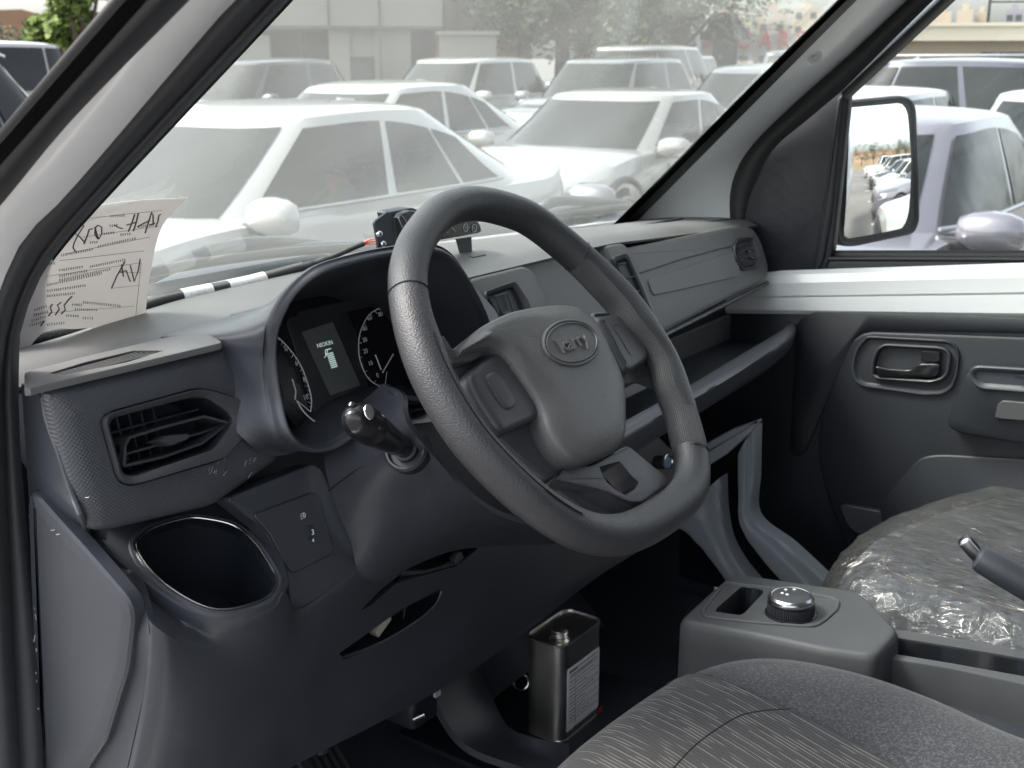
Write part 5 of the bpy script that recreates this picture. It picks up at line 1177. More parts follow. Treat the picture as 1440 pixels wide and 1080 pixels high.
def lbx(a, b, h, w, t=.0008): return box_mesh((x0+wx*a+w*wx/2, .8252, z0+wz*b), wx*w, .0004, h)
b_ += [lbx(.04, .945, .0035, .26)]
for i in range(7): b_.append(lbx(.04, .84-.118*i, .0004, .92))
b_ += [box_mesh((x0+wx*.24, .8252, z0+wz*.46), .0004, .0004, wz*.80), lbx(.33, .95, .0010, .6), lbx(.08, .885, .0008, .84), lbx(.08, .865, .0008, .7)]
rnd = random.Random(5)
for i in range(6):
    zc_ = .78-.118*i
    for q in range(3): b_.append(lbx(.06+.055*q, zc_, .0016, .035)); 
    for q in range(rnd.randint(4, 9)): b_.append(lbx(.30+.065*q, zc_+rnd.uniform(-.008, .008), .0010, .045))
obj('label_printing', *join_parts(b_), M_lp, lab)
obj('red_mark', *box_mesh((1.392, .8253, .727), .012, .0005, .010), mat('red_ink', (.35, .04, .04), .5), can)
# wipers outside on the glass
def wiper(nm, lab_, pts, arm):
    w = thing(nm, lab_, 'wiper', pl(*pts[0], PW, -.03))
    obj('blade', *tube_mesh(smooth([pl(u, v, PW, -.022) for u, v in pts], 20), .006, 8), M_rubber, w, 60)
    obj('blade_spine', *tube_mesh(smooth([pl(u, v-3, PW, -.036) for u, v in pts], 20), [.003+.005*math.sin(math.pi*i/19) for i in range(20)], 8), M_dark, w, 60)
    obj('wiper_arm', *tube_mesh(smooth([pl(u, v, PW, -.045) for u, v in arm], 20), .009, 8), M_dark, w, 60)
wiper('windscreen_wiper', 'black wiper resting low on the windscreen behind the paper and conduit', [(205, 385), (260, 374), (340, 362), (430, 352), (540, 345)], [(205, 392), (300, 352), (390, 342), (470, 350), (560, 372)])
wiper('windscreen_wiper', 'black wiper resting low on the windscreen near the right pillar', [(770, 303), (820, 298), (882, 291)], [(740, 312), (775, 285), (830, 283), (878, 286)])
# ================================================================== OUTSIDE
def asph(m, n, L, b, tc):
    t = n.new('ShaderNodeTexNoise'); t.inputs['Scale'].default_value = 60; t.inputs['Detail'].default_value = 8; L.new(tc.outputs['Object'], t.inputs['Vector'])
    t2 = n.new('ShaderNodeTexNoise'); t2.inputs['Scale'].default_value = .35; t2.inputs['Detail'].default_value = 5; L.new(tc.outputs['Object'], t2.inputs['Vector'])
    a = n.new('ShaderNodeMath'); a.operation = 'MULTIPLY_ADD'; a.inputs[1].default_value = .4; L.new(t.outputs[0], a.inputs[0]); L.new(t2.outputs[0], a.inputs[2])
    r = n.new('ShaderNodeValToRGB'); r.color_ramp.elements[0].position = .4; r.color_ramp.elements[0].color = (.10, .095, .09, 1); r.color_ramp.elements[1].position = 1; r.color_ramp.elements[1].color = (.20, .19, .18, 1)
    L.new(a.outputs[0], r.inputs[0]); L.new(r.outputs[0], b.inputs['Base Color'])
M_ground = mat('parking_concrete', (.15, .15, .14), .9, extra=asph)
g = obj('ground', [(-400, -400, 0), (900, -400, 0), (900, 900, 0), (-400, 900, 0)], [(0, 1, 2, 3)], M_ground); g['kind'] = 'structure'
M_field = mat('dry_grass_field', (.20, .14, .07), .95, vary=(.2, .3))
f = obj('dry_field', [(-120, -240, .01), (160, -240, .01), (160, -34, .01), (-120, -34, .01)], [(0, 1, 2, 3)], M_field); f['kind'] = 'structure'
M_line = mat('bay_paint', (.6, .6, .58), .7)
bl = [box_mesh((x, y, .006), 4.8, .10, .004) for x in (5.4, 10.6) for y in (-12.2, -9.4, -6.6, -3.8, -1.0, .4, 3.6, 6.6, 9.8)]
l_ = obj('bay_lines', *join_parts(bl), M_line); l_['kind'] = 'structure'

# ------------------------------------------------------------------ cars
M_glass = mat('car_window_glass', (.012, .015, .015), .05, spec=.28, coat=0, bump=('noise', 1.6, .5, .06))
M_tyre = mat('tyre_rubber', (.015, .015, .016), .8)
M_rim = mat('alloy_rim', (.45, .46, .47), .3, metal=1)
M_lamp = mat('headlamp_glass', (.55, .57, .60), .08, coat=1)
M_tail = mat('tail_lamp_red', (.40, .02, .02), .15, coat=1)
M_blackp = mat('car_black_trim', (.015, .015, .017), .4)
PAINT = {'white': (.33, .33, .32), 'silver': (.17, .165, .19), 'dark': (.035, .037, .045), 'champagne': (.30, .30, .285), 'grey': (.16, .165, .175), 'violet': (.035, .037, .055)}
def paint(k): return mat('car_paint_'+k, PAINT[k], .22, metal=0 if k == 'white' else .35, coat=1)
SP = {  # length, half width, belt z, roof z, greenhouse front/rear x at belt and roof, bonnet z, deck z, arch
 'sedan': dict(L=4.7, w=.90, bz=.93, rz=1.45, gb=(1.02, -2.15), gr=(.22, -1.05), hz=.86, dz=1.05, ar=.13),
 'low':   dict(L=4.6, w=.89, bz=.90, rz=1.40, gb=(1.05, -1.85), gr=(.15, -.95), hz=.84, dz=.98, ar=.08),
 'hatch': dict(L=4.2, w=.86, bz=.92, rz=1.46, gb=(1.05, -1.98), gr=(.25, -1.55), hz=.86, dz=.95, ar=.07),
 'suv':   dict(L=4.7, w=.94, bz=1.05, rz=1.70, gb=(1.10, -2.22), gr=(.35, -1.75), hz=1.02, dz=1.05, ar=.05),
 'bigsuv':dict(L=4.9, w=.97, bz=1.18, rz=1.92, gb=(1.05, -2.38), gr=(.45, -2.20), hz=1.12, dz=1.18, ar=.03),
 'pickup':dict(L=5.3, w=.95, bz=1.12, rz=1.82, gb=(1.00, -.95), gr=(.40, -.65), hz=1.08, dz=1.10, ar=.03)}
def dsc(c, n, r, k): return disc(V(c), V(n), r, k)
def make_car(kind, pk, nm, label, x, y, h, group=None, hgt=None, lod=1, roofrail=False):
    s = SP[kind]; t = thing(nm, label, {'pickup': 'pickup truck'}.get(kind, 'car'), (0, 0, 0), group)
    P = paint(pk); Lh = s['L']/2; w = s['w']; bz, rz = s['bz'], s['rz']
    # lower body: stations from nose to tail
    gx0, gx1 = s['gb']
    st = [(Lh, .72, .30, .55, .62), (Lh-.04, .82, .24, .62, .70), (Lh-.22, .93, .20, .66, s['hz']-.10), (Lh-.7, .985, .19, .70, s['hz']-.03), (gx0+.05, 1.0, .19, .74, s['hz']+.07 if kind != 'pickup' else s['hz']+.04), (gx0-.4, 1.0, .19, .76, bz+.02),
          (0, 1.0, .19, .78, bz+.02), (gx1+.6, 1.0, .19, .80, bz+.02), (gx1+.1, .995, .19, .80, bz+.03), (max(gx1-.1, -Lh+.2), .985, .20, .80, s['dz']), (-Lh+.12, .95, .24, .80, s['dz']-.02), (-Lh+.03, .88, .28, .72, s['dz']-.12), (-Lh, .80, .34, .62, s['dz']-.24)]
    st = [q for i, q in enumerate(st) if i == 0 or q[0] < st[i-1][0]-.005]
    rows = []
    for (X, wf, z0, zm, zt) in st:
        ww = w*wf
        rows.append([V((X, ww*.90, z0)), V((X, ww*.985, z0+.12)), V((X, ww, (z0+zm)/2+.05)), V((X, ww*.985, zm)), V((X, ww*.955, zt-.06)), V((X, ww*.90, zt-.012)), V((X, ww*.6, zt+.012)), V((X, 0, zt+.02))])
    full = []
    for r_ in rows:
        r2 = smooth(r_, 18); full.append(r2+[V((p.x, -p.y, p.z)) for p in r2[:-1][::-1]])
    nc = len(full[0]); cols = [smooth([r_[i] for r_ in full], 44) for i in range(nc)]
    vs = [cols[i][j] for j in range(44) for i in range(nc)]
    fs = bridge(nc, 44, 0, False)+[tuple(range(nc)), tuple(range(43*nc, 44*nc))]
    obj('body', vs, fs, P, t, 30)
    # greenhouse
    def gx(z):
        q = (z-bz)/(rz-bz); q = max(0, min(1, q))
        f = gx0+(s['gr'][0]-gx0)*q**.92; r_ = gx1+(s['gr'][1]-gx1)*q**1.05
        return f, r_
    def gw(z): q = max(0, min(1, (z-bz)/(rz-bz))); return w*(.955-.20*q-.02*q*q)
    def side(X, z, o=0):
        f, r_ = gx(z); c = (f+r_)/2; hl = (f-r_)/2; u = min(.9999, abs((X-c)/hl)); return gw(z)*(1-u**6)**(1/3.2)+o
    def warp(X, z):
        q = max(0, (z-bz)/(rz-bz)); c = (s['gr'][0]+s['gr'][1])/2-.05; return z-s['ar']*q*q*((X-c)/((s['gb'][0]-s['gb'][1])/2))**2*1.5
    N = 56; vs = []; zs = [bz-.08, bz, bz+(rz-bz)*.25, bz+(rz-bz)*.5, bz+(rz-bz)*.72, bz+(rz-bz)*.86, rz-.035]
    def loop(z, k=1.0, zz_=None):
        f, r_ = gx(z); c = (f+r_)/2; hl = (f-r_)/2*k; o = []
        for i in range(N):
            a = 2*math.pi*i/N; ca, sa = math.cos(a), math.sin(a)
            X = c+hl*math.copysign(abs(ca)**.42, ca); Y = gw(z)*k*math.copysign(abs(sa)**.62, sa)
            o.append(V((X, Y, warp(X, zz_ if zz_ else z))))
        return o
    for z in zs: vs += loop(z)
    for k_, dz_ in ((.955, -.012), (.88, .0), (.72, .012), (.45, .020), (.15, .024)): vs += loop(rz-.035, k_, rz+dz_-.012)
    nl = len(vs)//N
    gh = obj('cabin', vs, bridge(N, nl)+[tuple(range(N*(nl-1), N*nl))], P, t, 30)
    # glass: built on the cabin's own surface
    def grid_glass(nm_, cor, fn, par, nu=10, nv=6, mm=M_glass):
        a, b_, c_, d_ = cor; vs = []                     # bottom a->b, top d->c in 2D
        for j in range(nv):
            v = j/(nv-1)
            for i in range(nu):
                u = i/(nu-1); p = (a[0]*(1-u)+b_[0]*u)*(1-v)+(d_[0]*(1-u)+c_[0]*u)*v; q = (a[1]*(1-u)+b_[1]*u)*(1-v)+(d_[1]*(1-u)+c_[1]*u)*v
                vs.append(fn(p, q))
        return obj(nm_, vs, bridge(nu, nv, 0, False), mm, par, 60)
    zt = rz-.085; zb = bz+.045
    def zdrop(X, z):
        if kind not in ('sedan', 'low'): return z
        q = max(0, (-.25-X)/1.25); f_ = max(0, (X-.35)/1.0); k_ = (z-zb)/(zt-zb); return z-k_*(zt-zb)*min(.85, .62*q*q+.35*f_*f_)
    def sw(sg): return lambda X, z: V((X, sg*(side(X, zdrop(X, z))*1.0+.004), warp(X, zdrop(X, z))))
    fb, rb_ = gx(zb); ft, rt_ = gx(zt)
    doors = {'pickup': [(.0, 1, -.05)]}.get(kind)
    for sg in (1, -1):
        A0 = fb-.30; B0_ = ft-.20; rr = rb_+.28; rt2 = rt_+.16
        if kind in ('sedan', 'low'): rr = rb_+.62; rt2 = rt_+.12
        m1, m2 = (A0+rr)/2+.05, rr+(.42 if kind != 'pickup' else .0)
        def X_(xb): # same fraction at top
            q = (xb-rr)/(A0-rr); return rt2+(B0_-rt2)*q
        cuts = [(A0, m1+.04), (m1-.04, m2+.025), (m2-.025, rr)] if kind != 'pickup' else [(A0, m1+.04), (m1-.04, rr)]
        for (xa, xb) in cuts: 
            if xa-xb > .12: grid_glass('side_window', ((xa, zb), (xb, zb), (X_(xb), zt), (X_(xa), zt)), sw(sg), t)
        # trim round the windows
        rim_ = [sw(sg)(xx, zb-.012)+V((0, sg*.002, 0)) for xx in [A0+.03-(A0-rr+.06)*i/12 for i in range(13)]]
        obj('window_trim', *tube_mesh(rim_, .010, 5), M_rim if pk != 'dark' else M_blackp, t)
        # mirror
        mx_, mz = A0+.10, bz+.05
        cm = V((mx_, sg*(w+.11), mz)); vs2 = []
        for j in range(7):
            a = math.pi*j/6
            for i in range(12):
                b2 = 2*math.pi*i/12; sa_ = math.sin(a)**.55; vs2.append(cm+V((.085*math.cos(b2)*sa_*(1.2 if math.cos(b2) > 0 else .35), -sg*.15*math.cos(a), .092*math.copysign(abs(math.sin(b2))**.7, math.sin(b2))*sa_)))
        dm = obj('door_mirror', vs2, bridge(12, 7), P, t, 60); obj('mirror_foot', *box_mesh((mx_, sg*(w-.02), mz-.07), .06, .16, .05, None, .01), M_blackp, dm)
        # seams and handles
        for xx in (A0-.05, m1, m2 if kind != 'pickup' else rr):
            obj('door_seam', *tube_mesh([V((xx, sg*w*.992, bz-.10)), V((xx, sg*w*1.002, .62)), V((xx, sg*w*.992, .34))], .006, 4), M_blackp, t)
        for xx in (m1+.22, m2+.18): obj('door_pull', *box_mesh((xx, sg*w*.995, bz-.14), .17, .03, .028, None, .008), P, t)
        for xx in (Lh-.88, -Lh+.88):
            r_ = .34 if kind not in ('suv', 'bigsuv', 'pickup') else .37
            wh2 = obj('wheel', *rings(dsc((xx, sg*(w-.12), r_), (0, sg, 0), r_, 32), [(0, -.08), (-.0, .08), (.02, .11), (.09, .115)], n=(0, sg, 0), res=False), M_tyre, t)
            sp2 = [rings(dsc((xx, sg*(w-.005), r_), (0, sg, 0), r_*.30, 16), [(0, -.01), (0, .006)], n=(0, sg, 0), res=False)]
            for q in range(5):
                a = 2*math.pi*q/5; d_ = V((math.cos(a), 0, math.sin(a))); sp2.append(tube_mesh([V((xx, sg*(w-.002), r_))+d_*.05, V((xx, sg*(w-.004), r_))+d_*r_*.70], [.04, .025], 6))
            sp2.append(tube_mesh(dsc((xx, sg*(w-.003), r_), (0, 1, 0), r_*.72, 28), .016, 6, True))
            obj('rim', *join_parts(sp2), M_rim, wh2)
            obj('wheel_arch', *tube_mesh([V((xx+math.cos(a)*(r_+.05), sg*(w*.985), r_+math.sin(a)*(r_+.05))) for a in [math.pi*q/14 for q in range(15)]], .03, 6), M_blackp, t)
    def ws(front):
        def f(Y, z):
            fx, rx = gx(z); c = (fx+rx)/2; hl = (fx-rx)/2; u = min(.93, abs(Y)/gw(z)); k_ = (1-u**(1/.62*2))**(.21); X = c+(hl*k_+.006)*(1 if front else -1)
            return V((X, Y, warp(X, z)+.004))
        return f
    wb, wt = gw(zb)-.16, gw(rz-.09)-.12
    grid_glass('windscreen', ((-wb, bz+.01), (wb, bz+.01), (wt, rz-.075), (-wt, rz-.075)), ws(True), t, 16, 8)
    grid_glass('rear_window', ((-wb+.04, bz+.08), (wb-.04, bz+.08), (wt-.02, rz-.09), (-wt+.02, rz-.09)), ws(False), t, 16, 8)
    for sg in (1, -1):
        hl_ = [V((Lh-.06, sg*w*.50, .66)), V((Lh-.12, sg*w*.80, .69)), V((Lh-.34, sg*w*.93, .73)), V((Lh-.34, sg*w*.95, .62)), V((Lh-.10, sg*w*.85, .56)), V((Lh-.03, sg*w*.52, .58))]
        dz_ = s['hz']-.86; hl_ = [p+V((0, 0, dz_*.8)) for p in hl_]
        obj('headlight', *rings(hl_, [(0, -.05), (0, .025), (.01, .035)], n=(1, sg*.5, .3), r=.03, N=32), M_lamp, t)
        tl = [V((-Lh+.02, sg*w*.50, .80)), V((-Lh+.10, sg*w*.86, .86)), V((-Lh+.30, sg*w*.95, .88)), V((-Lh+.30, sg*w*.96, .78)), V((-Lh+.06, sg*w*.86, .70)), V((-Lh, sg*w*.52, .71))]
        if kind in ('suv', 'bigsuv', 'pickup'): tl = [V((-Lh+.02, sg*w*.74, .78)), V((-Lh+.04, sg*w*.76, 1.12)), V((-Lh+.18, sg*w*.93, 1.12)), V((-Lh+.16, sg*w*.95, .78))]
        obj('tail_light', *rings(tl, [(0, -.05), (0, .02), (.01, .03)], n=(-1, sg*.5, .2), r=.02, N=32), M_tail, t)
    dz_ = (s['hz']-.86)*.6
    gl = obj('grille', *rings([V((Lh-.02, -w*.46, .62+dz_)), V((Lh-.02, w*.46, .62+dz_)), V((Lh+.0, w*.38, .40)), V((Lh+.0, -w*.38, .40))], [(0, -.05), (0, .012), (.01, .018)], n=(1, 0, .1), r=.04, N=40), M_blackp, t)
    for i in range(4): obj('grille_bar', *box_mesh((Lh+.006, 0, .44+.045*i+dz_*.5), .02, w*.70, .010), M_rim, gl)
    obj('number_plate_blank', *box_mesh((-Lh-.005, 0, .70 if kind in ('sedan', 'low') else .85), .02, .46, .14), M_blackp, t)
    if roofrail:
        for sg in (1, -1): obj('roof_rail', *tube_mesh([V((s['gr'][0]-.15, sg*(gw(rz)-.02), rz-.03)), V((s['gr'][0]-.3, sg*(gw(rz)-.03), rz+.035)), V((s['gr'][1]+.25, sg*(gw(rz)-.03), rz+.03)), V((s['gr'][1]+.1, sg*(gw(rz)-.02), rz-.03))], .016, 6), M_rim, t)
    if kind in ('sedan', 'low'): obj('antenna_fin', *rings([V((s['gr'][1]+.15, -.02, rz-.04)), V((s['gr'][1]+.15, .02, rz-.04)), V((s['gr'][1]+.0, .02, rz-.05)), V((s['gr'][1]+.0, -.02, rz-.05))], [(0, 0), (.01, .05)], n=(0, 0, 1), N=16), P, t)
    t.location = (x, y, 0); t.rotation_euler = (0, 0, h)
    if hgt: t.scale = (1, 1, hgt/rz)
    return t
def copy_car(src, label, x, y, h, hgt=None, rz=1.45, pk=None, base=None):
    r_ = src.copy(); COL.objects.link(r_); r_['label'] = label; r_.location = (x, y, 0); r_.rotation_euler = (0, 0, h)
    if hgt: r_.scale = (1, 1, hgt/rz)
    for ch in list(src.children):
        c = ch.copy(); COL.objects.link(c); c.parent = r_
        if pk and c.material_slots and c.material_slots[0].material and c.material_slots[0].material.name.startswith('car_paint'):
            c.material_slots[0].link = 'OBJECT'; c.material_slots[0].material = paint(pk)
        for g_ in list(ch.children):
            d = g_.copy(); COL.objects.link(d); d.parent = c
    return r_
PI_ = math.pi; G1 = 'cars parked in the lot'
A_ = make_car('sedan', 'white', 'parked_car', 'white sedan parked side on right beyond the windscreen, its door mirror over the dashboard', 4.52, 5.14, PI_+.05, G1)
B_ = make_car('sedan', 'silver', 'parked_car', 'silver sedan seen through the passenger window behind the outside mirror', 6.05, 2.26, PI_, G1, hgt=1.44)
C2 = copy_car(A_, 'white sedan whose roof shows just above the near white sedan', 9.0, 8.3, PI_, 1.46)
C7 = make_car('low', 'champagne', 'parked_car', 'off white sedan with a wide dark windscreen behind the tail of the white sedan', 9.85, 5.85, PI_+.05, G1, hgt=1.40)
C13 = copy_car(C7, 'low white sedan with dark windows behind the silver sedan, right edge of the passenger window', 11.0, 2.0, PI_, 1.43, 1.40, 'white')
CW = make_car('hatch', 'white', 'parked_car', 'white hatchback between the off white sedan and the right windscreen pillar', 10.9, 4.02, PI_, G1, hgt=1.42)
C4 = make_car('suv', 'white', 'parked_suv', 'white suv in the back row in front of the grey pillared building', 16.0, 12.6, PI_+.12, G1)
C6 = copy_car(C4, 'dark grey suv in the back row in front of the trees', 16.6, 10.0, PI_+.1, 1.70, 1.70, 'grey')
C3 = copy_car(C4, 'dark suv in the back row farthest left, below the shadowed bay of the building', 13.2, 14.6, PI_+.2, 1.68, 1.70, 'dark')
C11 = copy_car(CW, 'grey hatchback behind the white hatchback beside the right windscreen pillar', 15.6, 7.0, PI_+.05, 1.60, 1.46, 'grey')
C12 = make_car('suv', 'violet', 'parked_suv', 'dark blue grey suv standing crosswise in the passenger window', 14.9, 3.2, -PI_/2, G1, hgt=1.68, roofrail=True)
C9 = make_car('bigsuv', 'white', 'parked_suv', 'white off road suv seen from behind with a red tail light, below the trees', 21.8, 11.8, .15, G1)
C10 = make_car('pickup', 'dark', 'parked_pickup', 'dark pickup truck below the red sign by the right pillar', 24.5, 10.0, .3, G1)
C15 = make_car('suv', 'dark', 'parked_suv', 'dark suv with silver roof rails seen left of the driver side pillar', 3.9, 9.6, PI_, G1, hgt=1.73, roofrail=True)
C16 = copy_car(C9, 'white off road suv behind the dark one at the top left', 8.8, 16.6, PI_, 1.92, 1.92)
k = 0
for (x, y, src, pk, hg, base, lb_) in ((20.5, 15.5, A_, 'white', 1.5, 1.45, 'small far white sedan between the white suv and the dark grey suv'), (25, 15.2, CW, 'white', 1.55, 1.46, 'small far white hatchback in front of the trees, left one'), (27.5, 14.6, C4, 'white', 1.75, 1.70, 'small far white suv in front of the trees, right one'),
                                  (30, 12.0, A_, 'white', 1.5, 1.45, 'far white sedan below the red sign letters')):
    copy_car(src, lb_, x, y, PI_+.1*k, hg, base, pk); k += 1
rowm = ['first white sedan of the row reflected in the outside mirror', 'second car of the reflected row, silver', 'third car of the reflected row, white hatchback', 'fourth car of the reflected row, dark', 'fifth car of the reflected row, white suv', 'sixth car of the reflected row, white', 'seventh car of the reflected row, farthest white pickup']
for i, (src, pk, hg, base) in enumerate(((A_, 'white', 1.45, 1.45), (B_, 'silver', 1.45, 1.45), (CW, 'white', 1.46, 1.46), (C7, 'dark', 1.42, 1.40), (C4, 'white', 1.7, 1.7), (A_, 'white', 1.45, 1.45), (C10, 'white', 1.8, 1.82))):
    copy_car(src, rowm[i]+' behind the van', 5.2+.10*i, -2.0-2.65*i, PI_, hg, base, pk)

# ------------------------------------------------------------------ buildings
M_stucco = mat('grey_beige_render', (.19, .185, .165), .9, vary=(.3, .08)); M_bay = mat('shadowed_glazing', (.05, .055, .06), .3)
M_brick = mat('red_brown_cladding', (.30, .17, .13), .9, vary=(.5, .1)); M_beige = mat('beige_parapet', (.66, .60, .48), .9, vary=(.2, .08))
def gp(u, v, d):                                       # point at horizontal distance d
    r_ = ray(u, v); return EYE+r_*(d/math.hypot(r_.x, r_.y))
D1 = 42
ba, bb_ = gp(330, 80, D1), gp(622, 80, D1); fx = (bb_-ba); fx.z = 0; Lb = fx.length; fx.normalize(); fn = V((-fx.y, fx.x, 0)); fn = fn if fn.dot(ba-EYE) > 0 else -fn
base = V((ba.x, ba.y, 0))
def bbx(a, b, z0, z1, y0, y1): 
    rot = Matrix((fx, fn, V((0, 0, 1)))).transposed(); c = base+fx*(a+b)/2+fn*(y0+y1)/2+V((0, 0, (z0+z1)/2)); return box_mesh(c, b-a, y1-y0, z1-z0, rot)
bld = thing('pillared_building', 'grey beige building with square pillars and dark recessed bays behind the cars', 'building', base+fx*Lb/2)
def un(u): # along-facade coordinate for an image column
    r_ = ray(u, 80); n_ = fn; s_ = (base-EYE).dot(n_)/r_.dot(n_); return ((EYE+r_*s_)-base).dot(fx)
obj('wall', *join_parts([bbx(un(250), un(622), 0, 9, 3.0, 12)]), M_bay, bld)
for (u0, u1) in ((463, 492), (527, 578)): obj('pillar', *bbx(un(u0), un(u1), 0, 2.6, .0, .9), M_stucco, bld)
obj('pillar', *bbx(un(300), un(380), 0, 2.4, .0, .9), M_stucco, bld)
obj('door_panel', *bbx(un(492), un(527), 0, 1.6+.0, .5, .8), M_bay, bld); obj('lintel', *bbx(un(492), un(527), 1.7, 2.6, .2, .8), M_stucco, bld)
obj('fascia_beam', *bbx(un(250), un(622), 2.6, 9.5, -.3, 3.2), M_stucco, bld)
obj('fascia_joint', *join_parts([bbx(un(535)-.04, un(535)+.04, 0, 6, -.34, -.2), bbx(un(250), un(622), 2.62, 2.70, -.36, -.2), bbx(un(463), un(466), 2.7, 6, -.34, -.2)]), M_bay, bld)
for u in (335, 420): obj('mullion', *bbx(un(u)-.07, un(u)+.07, 0, 2.6, 2.6, 2.9), M_stucco, bld)
b2 = thing('brick_building', 'red brown building with pale vertical strips right of the pillared building', 'building', gp(665, 80, 60))
q0, q1 = gp(612, 80, 60), gp(725, 80, 60); mx_ = (q0+q1)/2; fx2 = (q1-q0).normalized(); r2 = Matrix((fx2, V((-fx2.y, fx2.x, 0)), V((0, 0, 1)))).transposed(); Lq_ = (q1-q0).length
obj('wall', *box_mesh((mx_.x, mx_.y, 6), Lq_, 8, 12, r2), M_brick, b2)
for i in range(7):
    for j in range(4):
        c = q0+fx2*(Lq_*(i+.5)/7); nb = V((-fx2.y, fx2.x, 0)); nb = nb if nb.dot(EYE-c) > 0 else -nb
        obj('window', *box_mesh(V((c.x, c.y, 3.4+2.4*j))+nb*4.02, .75, .12, 1.5, r2), M_stucco, b2)
wl = thing('low_wall', 'pale low wall with coping between the pillared building and the trees', 'wall', gp(660, 80, 40))
q0, q1 = gp(618, 80, 40), gp(698, 80, 40); mx_ = (q0+q1)/2; fx2 = (q1-q0).normalized(); r2 = Matrix((fx2, V((-fx2.y, fx2.x, 0)), V((0, 0, 1)))).transposed()
obj('panel', *box_mesh((mx_.x, mx_.y, 1.2), (q1-q0).length, .3, 2.4, r2), M_stucco, wl); obj('coping', *box_mesh((mx_.x, mx_.y, 2.45), (q1-q0).length+.2, .5, .12, r2), M_stucco, wl)
# parapet / viaduct on the right
pr_ = thing('beige_viaduct', 'long beige parapet wall with dark openings below, behind the blue grey suv', 'wall', gp(1380, 80, 55))
q0, q1 = gp(1150, 80, 55), gp(1640, 80, 58); mx_ = (q0+q1)/2; fx2 = (q1-q0).normalized(); r2 = Matrix((fx2, V((-fx2.y, fx2.x, 0)), V((0, 0, 1)))).transposed(); Lq_ = (q1-q0).length
nb = V((-fx2.y, fx2.x, 0)); nb = nb if nb.dot(EYE-mx_) > 0 else -nb
def vz(v, d): return 1.7+(80-v)/1713*d*1.04
obj('parapet', *box_mesh((mx_.x, mx_.y, (vz(42, 55)+vz(60, 55))/2), Lq_, .8, vz(42, 55)-vz(60, 55), r2), M_beige, pr_)
obj('lower_wall', *box_mesh((mx_.x-nb.x*.8, mx_.y-nb.y*.8, vz(60, 55)/2), Lq_, .8, vz(60, 55), r2), mat('brown_wall', (.42, .36, .28), .9), pr_)
obj('coping', *box_mesh((mx_.x, mx_.y, vz(42, 55)+.06), Lq_, 1.0, .14, r2), M_beige, pr_)
for u in (1392, 1425): 
    c = gp(u, 70, 55); obj('opening', *box_mesh((c.x+nb.x*-.30, c.y+nb.y*-.30, 1.6), .55 if u < 1400 else 1.0, .3, .6, r2), M_bay, pr_)
# apartment towers
M_apt = mat('apartment_beige', (.42, .35, .27), .9); M_apt2 = mat('apartment_brown', (.33, .26, .22), .9)
def tower(u0, u1, vt, d, m_, lb_):
    a, b_ = gp(u0, 80, d), gp(u1, 80, d); c = (a+b_)/2; f_ = (b_-a).normalized(); q = Matrix((f_, V((-f_.y, f_.x, 0)), V((0, 0, 1)))).transposed(); L_ = (b_-a).length; H_ = vz(vt, d)
    t = thing('apartment_block', lb_, 'building', (c.x, c.y, 0), 'far apartment blocks')
    obj('wall', *box_mesh((c.x, c.y, H_/2), L_, 12, H_, q), m_, t); obj('roof', *box_mesh((c.x, c.y, H_+.6), L_*.35, 6, 1.6, q), m_, t)
    nb = V((-f_.y, f_.x, 0)); nb = nb if nb.dot(EYE-c) > 0 else -nb
    nx = max(2, int(L_/3.2)); nz = max(2, int(H_/3))
    wv = [box_mesh(V((a.x, a.y, 0))+f_*(L_*(i+.5)/nx)+nb*6.02+V((0, 0, 1.6+3*j)), 1.3, .1, 1.4, q) for i in range(nx) for j in range(nz) if 1.6+3*j < H_-1]
    w_ = obj('window_rows', *join_parts(wv), M_bay, t); w_['kind'] = 'stuff'
for a in ((1000, 1030, 16, 260, M_apt2, 'far brown apartment block, leftmost, beside the trees'), (1038, 1052, 24, 300, M_apt, 'far narrow apartment block second from the trees'), (1060, 1105, 21, 270, M_apt2, 'far wide brown apartment block above the red sign'), (1110, 1150, 20, 290, M_apt, 'far apartment block touching the right windscreen pillar'),
          (1305, 1332, 26, 300, M_apt, 'far beige apartment block at the left over the viaduct'), (1340, 1362, 24, 290, M_apt, 'far beige apartment block, middle one over the viaduct'), (1366, 1382, 27, 300, M_apt, 'far beige apartment block left of the lamp post over the viaduct'), (1408, 1432, 25, 320, mat('apartment_violet', (.25, .23, .27), .9), 'far grey violet block at the right edge over the viaduct')): tower(*a)
# red sign
sg_ = thing('red_letter_sign', 'large red roof letters on a pale board behind the dark pickup', 'sign', gp(1080, 80, 50))
q0, q1 = gp(985, 80, 50), gp(1185, 80, 50); mx_ = (q0+q1)/2; fx2 = (q1-q0).normalized(); r2 = Matrix((fx2, V((-fx2.y, fx2.x, 0)), V((0, 0, 1)))).transposed(); Lq_ = (q1-q0).length
nb = V((-fx2.y, fx2.x, 0)); nb = nb if nb.dot(EYE-mx_) > 0 else -nb
obj('board', *box_mesh((mx_.x, mx_.y, vz(58, 50)-.2), Lq_, .3, vz(44, 50)-vz(72, 50), r2), mat('pale_board', (.50, .48, .46), .8), sg_)
for u, ch in ((1000, 'X'), (1045, 'C'), (1077, 'A'), (1102, 'R'), (1126, 'S')): text('letter', ch, gp(u, 57, 49.6), fx2, V((0, 0, 1)), .95, .05, mat('sign_red', (.55, .03, .03), .5), sg_, .8, .02)
kiosk = thing('dark_kiosk', 'small dark peaked kiosk in front of the red letter sign', 'kiosk', gp(1020, 80, 45))
c = gp(1020, 60, 45); obj('wall', *box_mesh((c.x, c.y, 1.3), .9, .9, 2.6, r2), M_blackp, kiosk)
